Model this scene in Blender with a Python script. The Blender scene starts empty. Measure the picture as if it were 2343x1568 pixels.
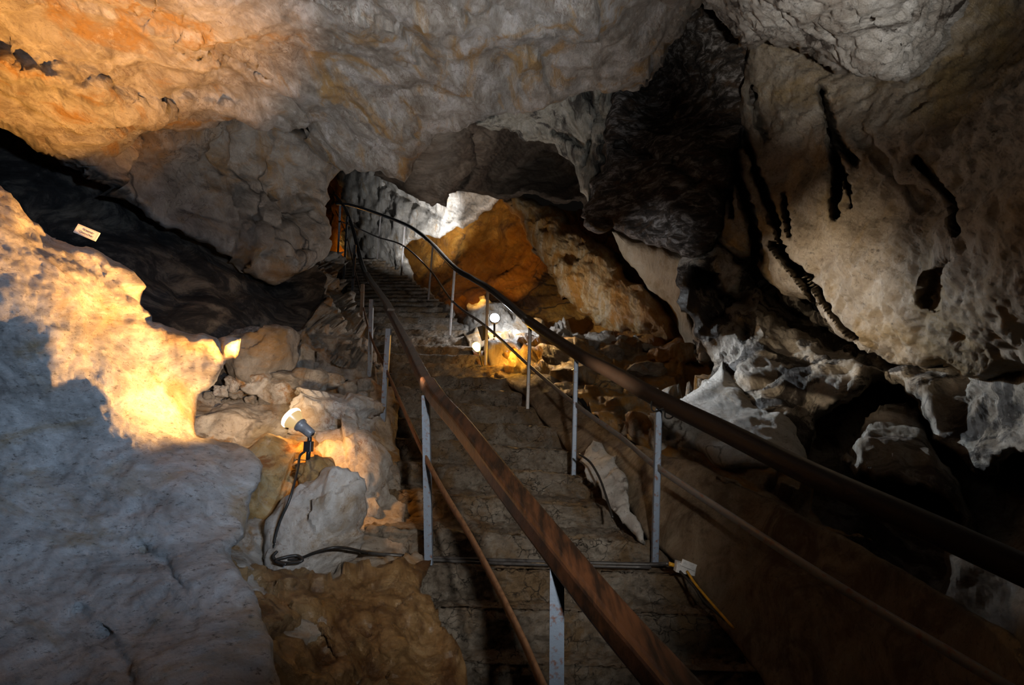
import bpy, math, random
import numpy as np
from mathutils import Vector, Matrix

random.seed(7)
W, H, F = 2343.0, 1568.0, 1186.0
PITCH = math.radians(8.4)
CAM = np.array([0.0, 0.0, 1.6])
SP, CP = math.sin(PITCH), math.cos(PITCH)
scene = bpy.context.scene
COL = scene.collection

# ------------------------------------------------------------------ geometry helpers
def at(px, py, d):
    """pixel + distance ahead of the viewpoint -> world point (numpy)"""
    px = np.asarray(px, float); py = np.asarray(py, float); d = np.asarray(d, float)
    u = (px - W / 2) / F; v = (H / 2 - py) / F
    y = CP - v * SP; z = SP + v * CP
    return np.stack([u / y * d, d, z / y * d], -1) + CAM

def V(px, py, d):
    return Vector(at(px, py, d))

_rng = np.random.RandomState(3)
_G = _rng.normal(size=(512, 3)); _G /= np.linalg.norm(_G, axis=1)[:, None]
_R3 = _rng.uniform(-1, 1, size=(512, 3))

def _hash(i, j, k, s):
    h = (i * 73856093) ^ (j * 19349663) ^ (k * 83492791) ^ (s * 2654435)
    return (h ^ (h >> 13)) & 511

def perlin(P, seed=0):
    I = np.floor(P).astype(np.int64); f = P - I
    w = f * f * f * (f * (f * 6 - 15) + 10)
    out = 0
    for a in (0, 1):
        for b in (0, 1):
            for c in (0, 1):
                g = _G[_hash(I[:, 0] + a, I[:, 1] + b, I[:, 2] + c, seed)]
                d = (g * (f - np.array([a, b, c]))).sum(1)
                ww = (w[:, 0] if a else 1 - w[:, 0]) * (w[:, 1] if b else 1 - w[:, 1]) * (w[:, 2] if c else 1 - w[:, 2])
                out = out + d * ww
    return out

def fbm(P, freq, octs=4, seed=0, gain=.5, ridge=False):
    s = 0; a = 1; Q = P * freq
    for o in range(octs):
        n = perlin(Q, seed + o * 17)
        s = s + a * ((.35 - np.abs(n)) if ridge else n)
        a *= gain; Q = Q * 2.03 + 5.1
    return s

def worley(P, freq, seed=0):
    """returns F1, F2, per-cell facet height"""
    Q = P * freq; I = np.floor(Q).astype(np.int64)
    f1 = np.full(len(P), 9.0); f2 = np.full(len(P), 9.0); fac = np.zeros(len(P))
    for a in (-1, 0, 1):
        for b in (-1, 0, 1):
            for c in (-1, 0, 1):
                h = _hash(I[:, 0] + a, I[:, 1] + b, I[:, 2] + c, seed)
                cen = I + np.array([a, b, c]) + .5 + .42 * _R3[h]
                dv = Q - cen; d = np.sqrt((dv ** 2).sum(1))
                fh = (dv * _G[(h * 7 + 31) & 511]).sum(1) + .5 * _R3[h, 0]
                m = d < f1
                f2 = np.where(m, f1, np.minimum(f2, d)); fac = np.where(m, fh, fac); f1 = np.where(m, d, f1)
    return f1, f2, fac

def noise_sum(P, specs, seed=0):
    """specs: list of (kind, freq, amp[, stretch-axis xyz, factor])"""
    s = np.zeros(len(P))
    for n, sp in enumerate(specs):
        kind, fr, amp = sp[:3]
        Q = P
        if len(sp) > 3:
            ax = np.array(sp[3], float); ax /= np.linalg.norm(ax)
            Q = P + np.outer(P @ ax, ax) * (1 / sp[4] - 1)
        sd = seed + 101 * n
        if kind == 'fbm': s += amp * fbm(Q, fr, 4, sd)
        elif kind == 'ridge': s += amp * fbm(Q, fr, 4, sd, ridge=True)
        elif kind == 'facet': s += amp * worley(Q + .12 * np.stack([fbm(Q, fr, 2, 5), fbm(Q, fr, 2, 6), fbm(Q, fr, 2, 7)], -1), fr, sd)[2]
        elif kind == 'lump': s += amp * (.6 - np.minimum(worley(Q, fr, sd)[0], 1.0))
        elif kind == 'pit': s -= amp * np.clip(.45 - worley(Q, fr, sd)[0], 0, 1) / .45
        elif kind == 'crack':
            a, b, _ = worley(Q + .15 / fr * np.stack([fbm(Q, fr, 3, 5), fbm(Q, fr, 3, 6), fbm(Q, fr, 3, 7)], -1), fr, sd)
            s -= amp * np.clip(1 - (b - a) / .12, 0, 1)
    return s

def tps(ctrl):
    c = np.array(ctrl, float); X = c[:, :2] / 1000.0; val = 1.0 / c[:, 2]
    n = len(X)
    r2 = ((X[:, None] - X[None]) ** 2).sum(-1)
    K = .5 * r2 * np.log(r2 + 1e-12) + np.eye(n) * 1e-4
    Pm = np.c_[np.ones(n), X]
    A = np.block([[K, Pm], [Pm.T, np.zeros((3, 3))]])
    sol = np.linalg.solve(A, np.r_[val, 0, 0, 0])
    lo, hi = val.min() * .75, val.max() * 1.4
    def f(x, y):
        Y = np.stack([np.asarray(x, float), np.asarray(y, float)], -1) / 1000.0
        o = sol[n] + Y @ sol[n + 1:]
        for i in range(n):
            q = ((Y - X[i]) ** 2).sum(-1)
            o = o + sol[i] * .5 * q * np.log(q + 1e-12)
        return 1.0 / np.clip(o, lo, hi)
    return f

def jag(poly, amp, rnd, minlen=14):
    pts = [np.array(p, float) for p in poly]; a = amp
    for it in range(5):
        out = []
        for i in range(len(pts)):
            p, q = pts[i], pts[(i + 1) % len(pts)]
            L = np.linalg.norm(q - p); out.append(p)
            if L > minlen:
                nrm = np.array([q[1] - p[1], p[0] - q[0]]) / L
                out.append((p + q) / 2 + nrm * rnd.uniform(-1, 1) * min(a * L, 14))
        pts = out
    return np.array(pts)

def sdf_poly(x, y, poly):
    ins = np.zeros(x.shape, bool); best = np.full(x.shape, 1e18)
    nx = x.copy(); ny = y.copy()
    n = len(poly)
    for i in range(n):
        x1, y1 = poly[i]; x2, y2 = poly[(i + 1) % n]
        if y1 != y2:
            c = ((y1 > y) != (y2 > y)) & (x < (x2 - x1) * (y - y1) / (y2 - y1) + x1)
            ins ^= c
        dx, dy = x2 - x1, y2 - y1; L2 = dx * dx + dy * dy + 1e-9
        t = np.clip(((x - x1) * dx + (y - y1) * dy) / L2, 0, 1)
        qx = x1 + t * dx; qy = y1 + t * dy
        dd = (x - qx) ** 2 + (y - qy) ** 2
        m = dd < best
        best = np.where(m, dd, best); nx = np.where(m, qx, nx); ny = np.where(m, qy, ny)
    return np.where(ins, 1, -1) * np.sqrt(best), nx, ny

def dist_polyline(x, y, pl):
    best = np.full(x.shape, 1e18)
    for (x1, y1), (x2, y2) in zip(pl[:-1], pl[1:]):
        dx, dy = x2 - x1, y2 - y1; L2 = dx * dx + dy * dy + 1e-9
        t = np.clip(((x - x1) * dx + (y - y1) * dy) / L2, 0, 1)
        best = np.minimum(best, (x - x1 - t * dx) ** 2 + (y - y1 - t * dy) ** 2)
    return np.sqrt(best)

def mesh_obj(name, verts, faces, mat=None, parent=None, smooth=True, origin=None):
    verts = np.asarray(verts, float)
    o = np.zeros(3) if origin is None else np.asarray(origin, float)
    me = bpy.data.meshes.new(name)
    me.from_pydata((verts - o).tolist(), [], [list(map(int, f)) for f in faces])
    me.update()
    if smooth: me.polygons.foreach_set('use_smooth', [True] * len(me.polygons))
    ob = bpy.data.objects.new(name, me); COL.objects.link(ob)
    if mat: me.materials.append(mat)
    ob.location = o
    if parent is not None:
        ob.parent = parent
        ob.location = Vector(o) - parent.location
    return ob

def tag(o, label=None, cat=None, group=None, kind=None):
    if label: o['label'] = label
    if cat: o['category'] = cat
    if group: o['group'] = group
    if kind: o['kind'] = kind
    return o

def empty(name, loc, label, cat, group=None):
    o = bpy.data.objects.new(name, None); COL.objects.link(o); o.location = Vector(loc)
    o.empty_display_size = .05
    return tag(o, label, cat, group)

def grid_normals(Pg, valid):
    dx = np.zeros_like(Pg); dy = np.zeros_like(Pg)
    dx[:, 1:-1] = Pg[:, 2:] - Pg[:, :-2]; dx[:, 0] = Pg[:, 1] - Pg[:, 0]; dx[:, -1] = Pg[:, -1] - Pg[:, -2]
    dy[1:-1] = Pg[2:] - Pg[:-2]; dy[0] = Pg[1] - Pg[0]; dy[-1] = Pg[-1] - Pg[-2]
    n = np.cross(dy, dx); n /= np.linalg.norm(n, axis=-1)[..., None] + 1e-12
    return n

def rockmass(name, poly, ctrl, mat, step=8, jagamp=.12, rim=(60, .12), noise=(), thick=.5, creases=(), seed=1, structure=False, label=None, cat=None, group=None, origin_at_base=True):
    """A mass of rock: real 3-D surface through surveyed points, rounded away at its edges, closed at the back."""
    rnd = random.Random(seed)
    pj = jag(poly, jagamp, rnd) if jagamp else np.array(poly, float)
    x0, y0 = pj.min(0) - step * 1.5; x1, y1 = pj.max(0) + step * 1.5
    gx, gy = np.meshgrid(np.arange(x0, x1, step), np.arange(y0, y1, step))
    s, nx, ny = sdf_poly(gx, gy, pj)
    inside = s > 0
    snap = (~inside) & (s > -1.45 * step)
    X = np.where(snap, nx, gx); Y = np.where(snap, ny, gy)
    fd = tps(ctrl); d = fd(X, Y); dn = fd(gx, gy)
    if rim:
        t = np.clip(np.where(snap, 0, s) / rim[0], 0, 1)
        d = d * (1 + rim[1] * (1 - np.sqrt(np.clip(1 - (1 - t) ** 2, 0, 1))))
    for cr in creases:
        pl, wid, amp = cr[:3]
        q = dist_polyline(X, Y, pl)
        pq = np.stack([X.ravel() / 40, Y.ravel() / 40, np.full(X.size, len(pl) * 3.3)], -1)
        q = np.maximum(q + (fbm(pq, 1, 3, 4) * wid * .8).reshape(q.shape), 0)
        ex = 4 if len(cr) > 3 else 2
        g = amp * np.exp(-(q / wid) ** ex)
        d = d + g
        if ex == 2: dn = dn + g
    P = at(X, Y, d)
    N = grid_normals(at(gx, gy, dn), inside | snap)
    sh = P.shape
    if noise:
        n = noise_sum(P.reshape(-1, 3), noise, seed * 13).reshape(sh[:2])
        view = P - CAM; view /= np.linalg.norm(view, axis=-1)[..., None]
        flip = ((N * view).sum(-1) > 0)[..., None]
        N = np.where(flip, -N, N)
        P = P + N * n[..., None]
    ok = inside | snap
    cell = ok[:-1, :-1] & ok[1:, :-1] & ok[1:, 1:] & ok[:-1, 1:] & (inside[:-1, :-1] | inside[1:, :-1] | inside[1:, 1:] | inside[:-1, 1:])
    idx = np.arange(sh[0] * sh[1]).reshape(sh[:2])
    q = np.stack([idx[:-1, :-1], idx[1:, :-1], idx[1:, 1:], idx[:-1, 1:]], -1)[cell]
    used = np.unique(q); remap = -np.ones(sh[0] * sh[1], int); remap[used] = np.arange(len(used))
    q = remap[q]; Vt = P.reshape(-1, 3)[used]
    view = Vt - CAM; dist = np.linalg.norm(view, axis=1)
    view = view / dist[:, None]
    back = Vt + view * thick
    nv = len(Vt)
    e = {}
    for f in q:
        for a, b in ((f[0], f[1]), (f[1], f[2]), (f[2], f[3]), (f[3], f[0])):
            if (b, a) in e: del e[(b, a)]
            else: e[(a, b)] = 1
    faces = q.tolist() + [[f[3] + nv, f[2] + nv, f[1] + nv, f[0] + nv] for f in q]
    faces += [[b, a, a + nv, b + nv] for (a, b) in e]
    allv = np.r_[Vt, back]
    org = None
    if not structure and origin_at_base:
        lo = Vt[Vt[:, 2].argmin()]; org = np.array([Vt[:, 0].mean(), Vt[:, 1].mean(), lo[2]])
    ob = mesh_obj(name, allv, faces, mat, origin=org)
    if structure: ob['kind'] = 'structure'
    tag(ob, label, cat, group)
    return ob

import bmesh
def ico(sub):
    bm = bmesh.new(); bmesh.ops.create_icosphere(bm, subdivisions=sub, radius=1)
    v = np.array([x.co[:] for x in bm.verts]); f = [[a.index for a in p.verts] for p in bm.faces]; bm.free()
    return v, f
ICO = {s: ico(s) for s in (2, 3, 4, 5)}

def boulder(name, px, py, d, rx, ry, rd, mat, rot=0, box=.5, noise=(), sub=4, seed=1, label=None, cat='rock', group=None, tilt=(0, 0)):
    """closed boulder; rx, ry half sizes (pixels at that distance), rd half depth (m)"""
    v, f = ICO[sub]
    c = at(px, py, d); k = d / F
    # superellipsoid: mix of ball and block
    m = np.abs(v).max(1)[:, None]
    v = v * (1 - box) + (v / m) * box * .82
    rr = np.random.RandomState(seed)
    n0 = noise_sum(v + seed * 3.7, [('facet', .9, .22), ('fbm', .9, .25)], seed)
    v = v * (1 + n0[:, None])
    v = v / np.abs(v).max(0)
    v = v * np.array([rx * k, rd, ry * k])
    M = Matrix.Rotation(math.radians(rot), 3, 'Y') @ Matrix.Rotation(tilt[0], 3, 'X') @ Matrix.Rotation(tilt[1], 3, 'Z')
    v = v @ np.array(M).T
    P = v + c
    if noise:
        nn = v / (np.linalg.norm(v, axis=1)[:, None] + 1e-9)
        P = P + nn * noise_sum(P, noise, seed * 11)[:, None]
    org = np.array([c[0], c[1], P[:, 2].min()])
    ob = mesh_obj(name, P, f, mat, origin=org)
    return tag(ob, label, cat, group)

def smooth_path(pts, n=6):
    P = [np.array(p, float) for p in pts]; out = []
    for i in range(len(P) - 1):
        a = P[max(i - 1, 0)]; b = P[i]; c = P[i + 1]; e = P[min(i + 2, len(P) - 1)]
        for j in range(n):
            t = j / n
            out.append(.5 * ((2 * b) + (-a + c) * t + (2 * a - 5 * b + 4 * c - e) * t * t + (-a + 3 * b - 3 * c + e) * t ** 3))
    out.append(P[-1]); return out

def sweep(path, profile, up=(0, 0, 1), caps=True):
    """sweep a closed 2-D profile (side, up) along a path"""
    path = [np.array(p, float) for p in path]; up = np.array(up, float)
    vs = []; fs = []; m = len(profile)
    for i, p in enumerate(path):
        t = path[min(i + 1, len(path) - 1)] - path[max(i - 1, 0)]; t /= np.linalg.norm(t) + 1e-12
        sd = np.cross(t, up); sd /= np.linalg.norm(sd) + 1e-12
        u = np.cross(sd, t)
        for a, b in profile: vs.append(p + sd * a + u * b)
    for i in range(len(path) - 1):
        for j in range(m):
            k = (j + 1) % m
            fs.append([i * m + j, i * m + k, (i + 1) * m + k, (i + 1) * m + j])
    if caps:
        fs.append(list(range(m))[::-1]); fs.append([(len(path) - 1) * m + j for j in range(m)])
    return vs, fs

def circ(r, n=10, sx=1, sy=1):
    return [(r * sx * math.cos(2 * math.pi * i / n), r * sy * math.sin(2 * math.pi * i / n)) for i in range(n)]

def rrect(w, h, r, n=3):
    out = []
    for cx, cy, a0 in ((w / 2 - r, h / 2 - r, 0), (-w / 2 + r, h / 2 - r, 90), (-w / 2 + r, -h / 2 + r, 180), (w / 2 - r, -h / 2 + r, 270)):
        for i in range(n + 1):
            a = math.radians(a0 + 90 * i / n); out.append((cx + r * math.cos(a), cy + r * math.sin(a)))
    return out

def tube(name, pts, r, mat, parent=None, n=6, seg=8, origin=None):
    vs, fs = sweep(smooth_path(pts, n), circ(r, seg)) if len(pts) > 2 else sweep(pts, circ(r, seg))
    return mesh_obj(name, vs, fs, mat, parent, origin=pts[0] if origin is None else origin)

def lathe(name, prof, c, axis, mat, parent=None, seg=24, caps=True):
    """prof: list of (r, h) along axis from c"""
    ax = np.array(axis, float); ax /= np.linalg.norm(ax)
    a = np.cross(ax, [0, 0, 1]) if abs(ax[2]) < .95 else np.cross(ax, [1, 0, 0]); a /= np.linalg.norm(a); b = np.cross(ax, a)
    c = np.array(c, float); vs = []; fs = []
    for r, h in prof:
        for i in range(seg):
            t = 2 * math.pi * i / seg; vs.append(c + ax * h + r * (a * math.cos(t) + b * math.sin(t)))
    for i in range(len(prof) - 1):
        for j in range(seg):
            k = (j + 1) % seg; fs.append([i * seg + j, i * seg + k, (i + 1) * seg + k, (i + 1) * seg + j])
    if caps:
        fs.append(list(range(seg))[::-1]); fs.append([(len(prof) - 1) * seg + j for j in range(seg)])
    return mesh_obj(name, vs, fs, mat, parent, origin=c)

def box_obj(name, c, sx, sy, sz, mat, parent=None, bev=.0, axes=None):
    c = np.array(c, float)
    A = np.eye(3) if axes is None else np.array(axes, float)
    prof = rrect(sx, sy, bev or min(sx, sy) * .12, 2)
    vs = []; m = len(prof); fs = []
    for h in (-sz / 2, sz / 2):
        for a, b in prof: vs.append(c + A[0] * a + A[1] * b + A[2] * h)
    for j in range(m): fs.append([j, (j + 1) % m, m + (j + 1) % m, m + j])
    fs.append(list(range(m))[::-1]); fs.append([m + j for j in range(m)])
    return mesh_obj(name, vs, fs, mat, parent, smooth=False, origin=c)

# ------------------------------------------------------------------ materials
def nodes(name):
    m = bpy.data.materials.new(name); m.use_nodes = True
    nt = m.node_tree; nt.nodes.clear()
    out = nt.nodes.new('ShaderNodeOutputMaterial'); b = nt.nodes.new('ShaderNodeBsdfPrincipled')
    nt.links.new(b.outputs[0], out.inputs[0])
    return m, nt, b

def N(nt, typ, **kw):
    n = nt.nodes.new(typ)
    for k, v in kw.items():
        if k.startswith('i_'):
            key = k[2:]; key = int(key) if key.isdigit() else key.replace('_', ' ')
            n.inputs[key].default_value = v
        else: setattr(n, k, v)
    return n

def ramp(nt, src, stops, interp='LINEAR'):
    r = nt.nodes.new('ShaderNodeValToRGB'); cr = r.color_ramp; cr.interpolation = interp
    while len(cr.elements) < len(stops): cr.elements.new(.5)
    for e, (p, c) in zip(cr.elements, stops):
        e.position = p; e.color = (*c, 1) if len(c) == 3 else c
    nt.links.new(src, r.inputs[0]); return r.outputs[0]

def mix(nt, fac, a, b, mode='MIX'):
    m = nt.nodes.new('ShaderNodeMix'); m.data_type = 'RGBA'; m.blend_type = mode
    for sock, val in ((m.inputs[0], fac), (m.inputs[6], a), (m.inputs[7], b)):
        if isinstance(val, (int, float)): sock.default_value = val
        elif isinstance(val, tuple): sock.default_value = (*val, 1)
        else: nt.links.new(val, sock)
    return m.outputs[2]

def noise_tex(nt, co, scale, detail=6, rough=.6, dist=0):
    n = N(nt, 'ShaderNodeTexNoise'); n.inputs['Scale'].default_value = scale; n.inputs['Detail'].default_value = detail
    n.inputs['Roughness'].default_value = rough; n.inputs['Distortion'].default_value = dist
    nt.links.new(co, n.inputs['Vector']); return n.outputs['Fac']

def rock(name, c1, c2, c3, stain=None, stain_amt=(.55, .7), dark=(.05, .045, .04), speck=.5, stretch=(1, 1, 1), rot=(0, 0, 0), scale=2.0, bump=.5, fine=22, pits=0, rough=.62, veins=None, spec=.35, crack=0, coarse_bump=.3, soot=None, fleck=.35, pale=(.72, .70, .66), con=1.0):
    m, nt, b = nodes(name)
    tc = N(nt, 'ShaderNodeNewGeometry')
    mp = N(nt, 'ShaderNodeMapping'); mp.inputs['Scale'].default_value = stretch; mp.inputs['Rotation'].default_value = rot
    nt.links.new(tc.outputs['Position'], mp.inputs[0])
    co = mp.outputs[0]; raw = tc.outputs['Position']
    n1 = noise_tex(nt, co, scale, 12, .74, .9)
    w = .13 / con
    col = ramp(nt, n1, [(.5 - w, c1), (.5, c2), (.5 + w, c3)])
    if stain:
        n2 = noise_tex(nt, co, scale * .5, 9, .68, 1.2)
        col = mix(nt, ramp(nt, n2, [(stain_amt[0] - .03, (0, 0, 0)), (stain_amt[1] - .06, (1, 1, 1))]), col, stain)
    # pale crystalline flecks
    nf = noise_tex(nt, co, fine * .28, 10, .8, .5)
    col = mix(nt, ramp(nt, nf, [(.55, (0, 0, 0)), (.66, (fleck,) * 3)]), col, pale)
    if veins:
        n3 = noise_tex(nt, co, scale * 1.6, 8, .62, 2.0)
        nm = noise_tex(nt, raw, scale * .9, 3)
        vv = ramp(nt, n3, [(.484, (0, 0, 0)), (.5, (.85, .85, .85)), (.516, (0, 0, 0))])
        vv = mix(nt, 1.0, vv, ramp(nt, nm, [(.45, (0, 0, 0)), (.58, (1, 1, 1))]), 'MULTIPLY')
        col = mix(nt, vv, col, veins)
    if soot:
        n5 = noise_tex(nt, co, soot[0], 8, .7, .5)
        col = mix(nt, ramp(nt, n5, [(soot[1], (0, 0, 0)), (soot[1] + .1, (1, 1, 1))]), col, dark)
    n4 = noise_tex(nt, co, fine, 8, .8)
    if speck:
        col = mix(nt, ramp(nt, n4, [(.33, (speck,) * 3), (.455, (0, 0, 0))]), col, dark)
    b.inputs['Specular IOR Level'].default_value = spec
    rr = N(nt, 'ShaderNodeMapRange'); nt.links.new(nf, rr.inputs[0]); rr.inputs[1].default_value = .35; rr.inputs[2].default_value = .65
    rr.inputs[3].default_value = min(1, rough + .15); rr.inputs[4].default_value = rough - .15
    nt.links.new(rr.outputs[0], b.inputs['Roughness'])
    # bumps
    h = noise_tex(nt, co, fine * .35, 12, .78, .4)
    hn = N(nt, 'ShaderNodeMath', operation='MULTIPLY_ADD'); nt.links.new(n1, hn.inputs[0]); hn.inputs[1].default_value = coarse_bump * 4; nt.links.new(h, hn.inputs[2])
    hv = hn.outputs[0]
    if pits:
        vo = N(nt, 'ShaderNodeTexVoronoi'); vo.inputs['Scale'].default_value = pits
        nt.links.new(raw, vo.inputs['Vector'])
        pr = ramp(nt, vo.outputs['Distance'], [(.05, (0, 0, 0)), (.36, (1, 1, 1))])
        pm = N(nt, 'ShaderNodeMath', operation='MULTIPLY_ADD'); nt.links.new(pr, pm.inputs[0]); pm.inputs[1].default_value = .4; nt.links.new(hv, pm.inputs[2]); hv = pm.outputs[0]
    if crack:
        vo = N(nt, 'ShaderNodeTexVoronoi', feature='DISTANCE_TO_EDGE'); vo.inputs['Scale'].default_value = crack
        dn = N(nt, 'ShaderNodeTexNoise'); dn.inputs['Scale'].default_value = crack * 1.2; dn.inputs['Detail'].default_value = 6; nt.links.new(raw, dn.inputs['Vector'])
        ma = N(nt, 'ShaderNodeVectorMath', operation='MULTIPLY_ADD'); nt.links.new(dn.outputs['Color'], ma.inputs[0])
        ma.inputs[1].default_value = (1.1 / crack,) * 3; nt.links.new(raw, ma.inputs[2]); nt.links.new(ma.outputs[0], vo.inputs['Vector'])
        n6 = noise_tex(nt, raw, crack * .5, 4)
        pr = ramp(nt, vo.outputs['Distance'], [(.0, (0, 0, 0)), (.045, (1, 1, 1))])
        pr = mix(nt, ramp(nt, n6, [(.46, (1, 1, 1)), (.56, (0, 0, 0))]), pr, (1.0, 1.0, 1.0))
        pm = N(nt, 'ShaderNodeMath', operation='MULTIPLY_ADD'); nt.links.new(pr, pm.inputs[0]); pm.inputs[1].default_value = .35; nt.links.new(hv, pm.inputs[2]); hv = pm.outputs[0]
        col = mix(nt, pr, dark, col)
    nt.links.new(col, b.inputs['Base Color'])
    bp = N(nt, 'ShaderNodeBump'); bp.inputs['Strength'].default_value = min(1, bump * 1.4); bp.inputs['Distance'].default_value = .11
    nt.links.new(hv, bp.inputs['Height'])
    b2 = N(nt, 'ShaderNodeBump'); b2.inputs['Strength'].default_value = min(1, bump * 1.4); b2.inputs['Distance'].default_value = .02
    nt.links.new(n4, b2.inputs['Height']); nt.links.new(bp.outputs[0], b2.inputs['Normal'])
    nt.links.new(b2.outputs[0], b.inputs['Normal'])
    return m

def simple(name, col, rough=.5, metal=0, spec=.5, var=.0, scale=30, stretch=(1, 1, 1), col2=None, bump=.0, cut=(.45, .65)):
    m, nt, b = nodes(name)
    b.inputs['Roughness'].default_value = rough; b.inputs['Metallic'].default_value = metal; b.inputs['Specular IOR Level'].default_value = spec
    tc = N(nt, 'ShaderNodeNewGeometry'); mp = N(nt, 'ShaderNodeMapping'); mp.inputs['Scale'].default_value = stretch
    nt.links.new(tc.outputs['Position'], mp.inputs[0])
    n = noise_tex(nt, mp.outputs[0], scale, 6, .65)
    c2 = col2 or tuple(x * .6 for x in col)
    nt.links.new(ramp(nt, n, [(cut[0], col), (cut[1], c2)]), b.inputs['Base Color'])
    if bump:
        bp = N(nt, 'ShaderNodeBump'); bp.inputs['Strength'].default_value = bump; bp.inputs['Distance'].default_value = .01
        nt.links.new(n, bp.inputs['Height']); nt.links.new(bp.outputs[0], b.inputs['Normal'])
    return m

def glow(name, col, strength, back=None):
    m, nt, b = nodes(name)
    b.inputs['Base Color'].default_value = (*col, 1)
    b.inputs['Emission Color'].default_value = (*col, 1); b.inputs['Emission Strength'].default_value = strength
    return m

D2 = (math.radians(0), math.radians(28), math.radians(-20))
M = {}
M['ceiling'] = rock('ceiling_rock', (.22, .18, .14), (.38, .34, .29), (.56, .53, .50), stain=(.40, .24, .09), stain_amt=(.57, .70), dark=(.09, .04, .02), speck=.55, stretch=(2.6, .95, 2.6), rot=(0, 0, math.radians(-14)), scale=2.0, bump=.6, fine=22, rough=.5, veins=(.12, .06, .03), fleck=.55)
M['wall_left'] = rock('wall_left_rock', (.17, .145, .12), (.30, .265, .225), (.42, .38, .33), stain=(.34, .20, .08), stain_amt=(.53, .70), speck=.4, scale=1.9, bump=.5, fine=18, veins=(.05, .035, .03), crack=1.4)
M['recess'] = rock('shaded_black_stained_rock', (.014, .012, .011), (.055, .046, .039), (.27, .22, .165), speck=.3, stretch=(1, 2, 2), rot=D2, scale=1.5, bump=.6, fine=16, rough=.8, fleck=.05)  # black stain and the recess's shade both put into this near-black colour
M['left_rock'] = rock('pale_left_rock', (.38, .35, .32), (.54, .51, .48), (.70, .68, .65), stain=(.42, .30, .17), stain_amt=(.55, .72), dark=(.07, .05, .035), speck=.95, stretch=(1, 1.7, 2.2), rot=D2, scale=2.2, bump=.6, fine=27, rough=.6, fleck=.3, con=1.2)
M['boulder'] = rock('pale_boulder_rock', (.40, .30, .20), (.60, .55, .49), (.72, .69, .64), stain=(.46, .22, .05), stain_amt=(.58, .70), dark=(.12, .05, .02), speck=.6, scale=4, bump=.6, fine=26, rough=.55, veins=(.25, .10, .03))
M['ochre_boulder'] = rock('ochre_boulder_rock', (.38, .19, .05), (.52, .32, .12), (.58, .45, .26), stain=(.28, .11, .03), stain_amt=(.54, .66), speck=.55, scale=4, bump=.6, fine=22, rough=.5, crack=3)
M['rubble'] = rock('rubble_rock', (.20, .165, .13), (.36, .32, .27), (.52, .48, .42), stain=(.34, .20, .09), stain_amt=(.54, .66), speck=.6, scale=5, bump=.7, fine=28)
M['mud'] = rock('wet_mud', (.19, .10, .035), (.35, .205, .085), (.47, .31, .15), stain=(.13, .06, .02), stain_amt=(.5, .62), dark=(.04, .022, .012), speck=.7, scale=4, bump=.7, fine=24, rough=.34, spec=.6, fleck=.1)
M['ground'] = rock('pale_ground', (.33, .26, .19), (.50, .43, .36), (.64, .59, .52), stain=(.43, .23, .08), stain_amt=(.53, .66), dark=(.09, .05, .025), speck=.8, scale=4, bump=.75, fine=28, rough=.55)
M['ledge'] = rock('ochre_ledge_rock', (.16, .11, .065), (.30, .21, .12), (.44, .35, .24), stain=(.40, .20, .04), stain_amt=(.5, .62), dark=(.05, .035, .02), speck=.7, scale=4, bump=.9, fine=22, rough=.5, fleck=.2)
M['white_flow'] = rock('white_flowstone', (.50, .44, .36), (.68, .64, .57), (.78, .75, .70), stain=(.46, .30, .14), stain_amt=(.60, .74), speck=.4, stretch=(2, 2, .8), scale=3, bump=.75, fine=18, rough=.6)
M['orange'] = rock('orange_flowstone', (.32, .12, .012), (.45, .19, .02), (.53, .27, .05), stain=(.15, .06, .015), stain_amt=(.54, .70), dark=(.06, .03, .012), speck=.5, scale=1.5, bump=.7, fine=13, rough=.5, veins=(.10, .045, .012), fleck=.1, crack=1.0)
M['orange_pale'] = rock('pale_orange_drapery', (.38, .19, .045), (.56, .37, .16), (.68, .57, .40), stain=(.44, .20, .035), stain_amt=(.48, .62), dark=(.06, .04, .02), speck=.4, stretch=(2.6, 1, .9), rot=(0, math.radians(-38), 0), scale=2.2, bump=.9, fine=13, rough=.5)
M['cream'] = rock('cream_flowstone', (.36, .27, .16), (.54, .45, .32), (.64, .58, .46), stain=(.44, .28, .10), stain_amt=(.56, .7), dark=(.1, .07, .05), speck=.3, stretch=(2.6, 1, .9), rot=(0, math.radians(-38), 0), scale=1.6, bump=.6, fine=13, rough=.5)
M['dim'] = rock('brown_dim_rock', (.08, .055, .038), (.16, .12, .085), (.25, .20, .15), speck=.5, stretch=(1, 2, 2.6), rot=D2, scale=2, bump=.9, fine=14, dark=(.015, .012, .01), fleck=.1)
M['drape'] = rock('grey_green_drapery', (.22, .20, .155), (.38, .36, .295), (.52, .49, .42), stain=(.08, .07, .06), stain_amt=(.54, .66), speck=.4, stretch=(3, 3, .9), scale=2.4, bump=.9, fine=16)
M['crust'] = rock('black_crusted_rock', (.014, .011, .009), (.06, .046, .036), (.42, .39, .37), stain=(.10, .06, .032), stain_amt=(.55, .70), speck=.4, stretch=(1.2, 2, 3.2), rot=(0, math.radians(22), 0), scale=3.6, bump=1.0, fine=20, dark=(.012, .01, .009), rough=.75, fleck=.35, pale=(.5, .48, .46), con=1.1)
M['right_wall'] = rock('tan_pitted_rock', (.25, .20, .145), (.40, .335, .26), (.52, .465, .39), stain=(.36, .25, .11), stain_amt=(.52, .70), dark=(.035, .025, .018), speck=.8, scale=2.0, bump=.7, fine=24, pits=16, rough=.65, fleck=.25)
M['hang'] = rock('pitted_grey_rock', (.24, .20, .165), (.42, .39, .35), (.60, .58, .55), stain=(.06, .045, .035), stain_amt=(.58, .66), dark=(.03, .022, .018), speck=.95, scale=3.4, bump=1.0, fine=20, pits=15, rough=.6, coarse_bump=.5)
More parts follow.
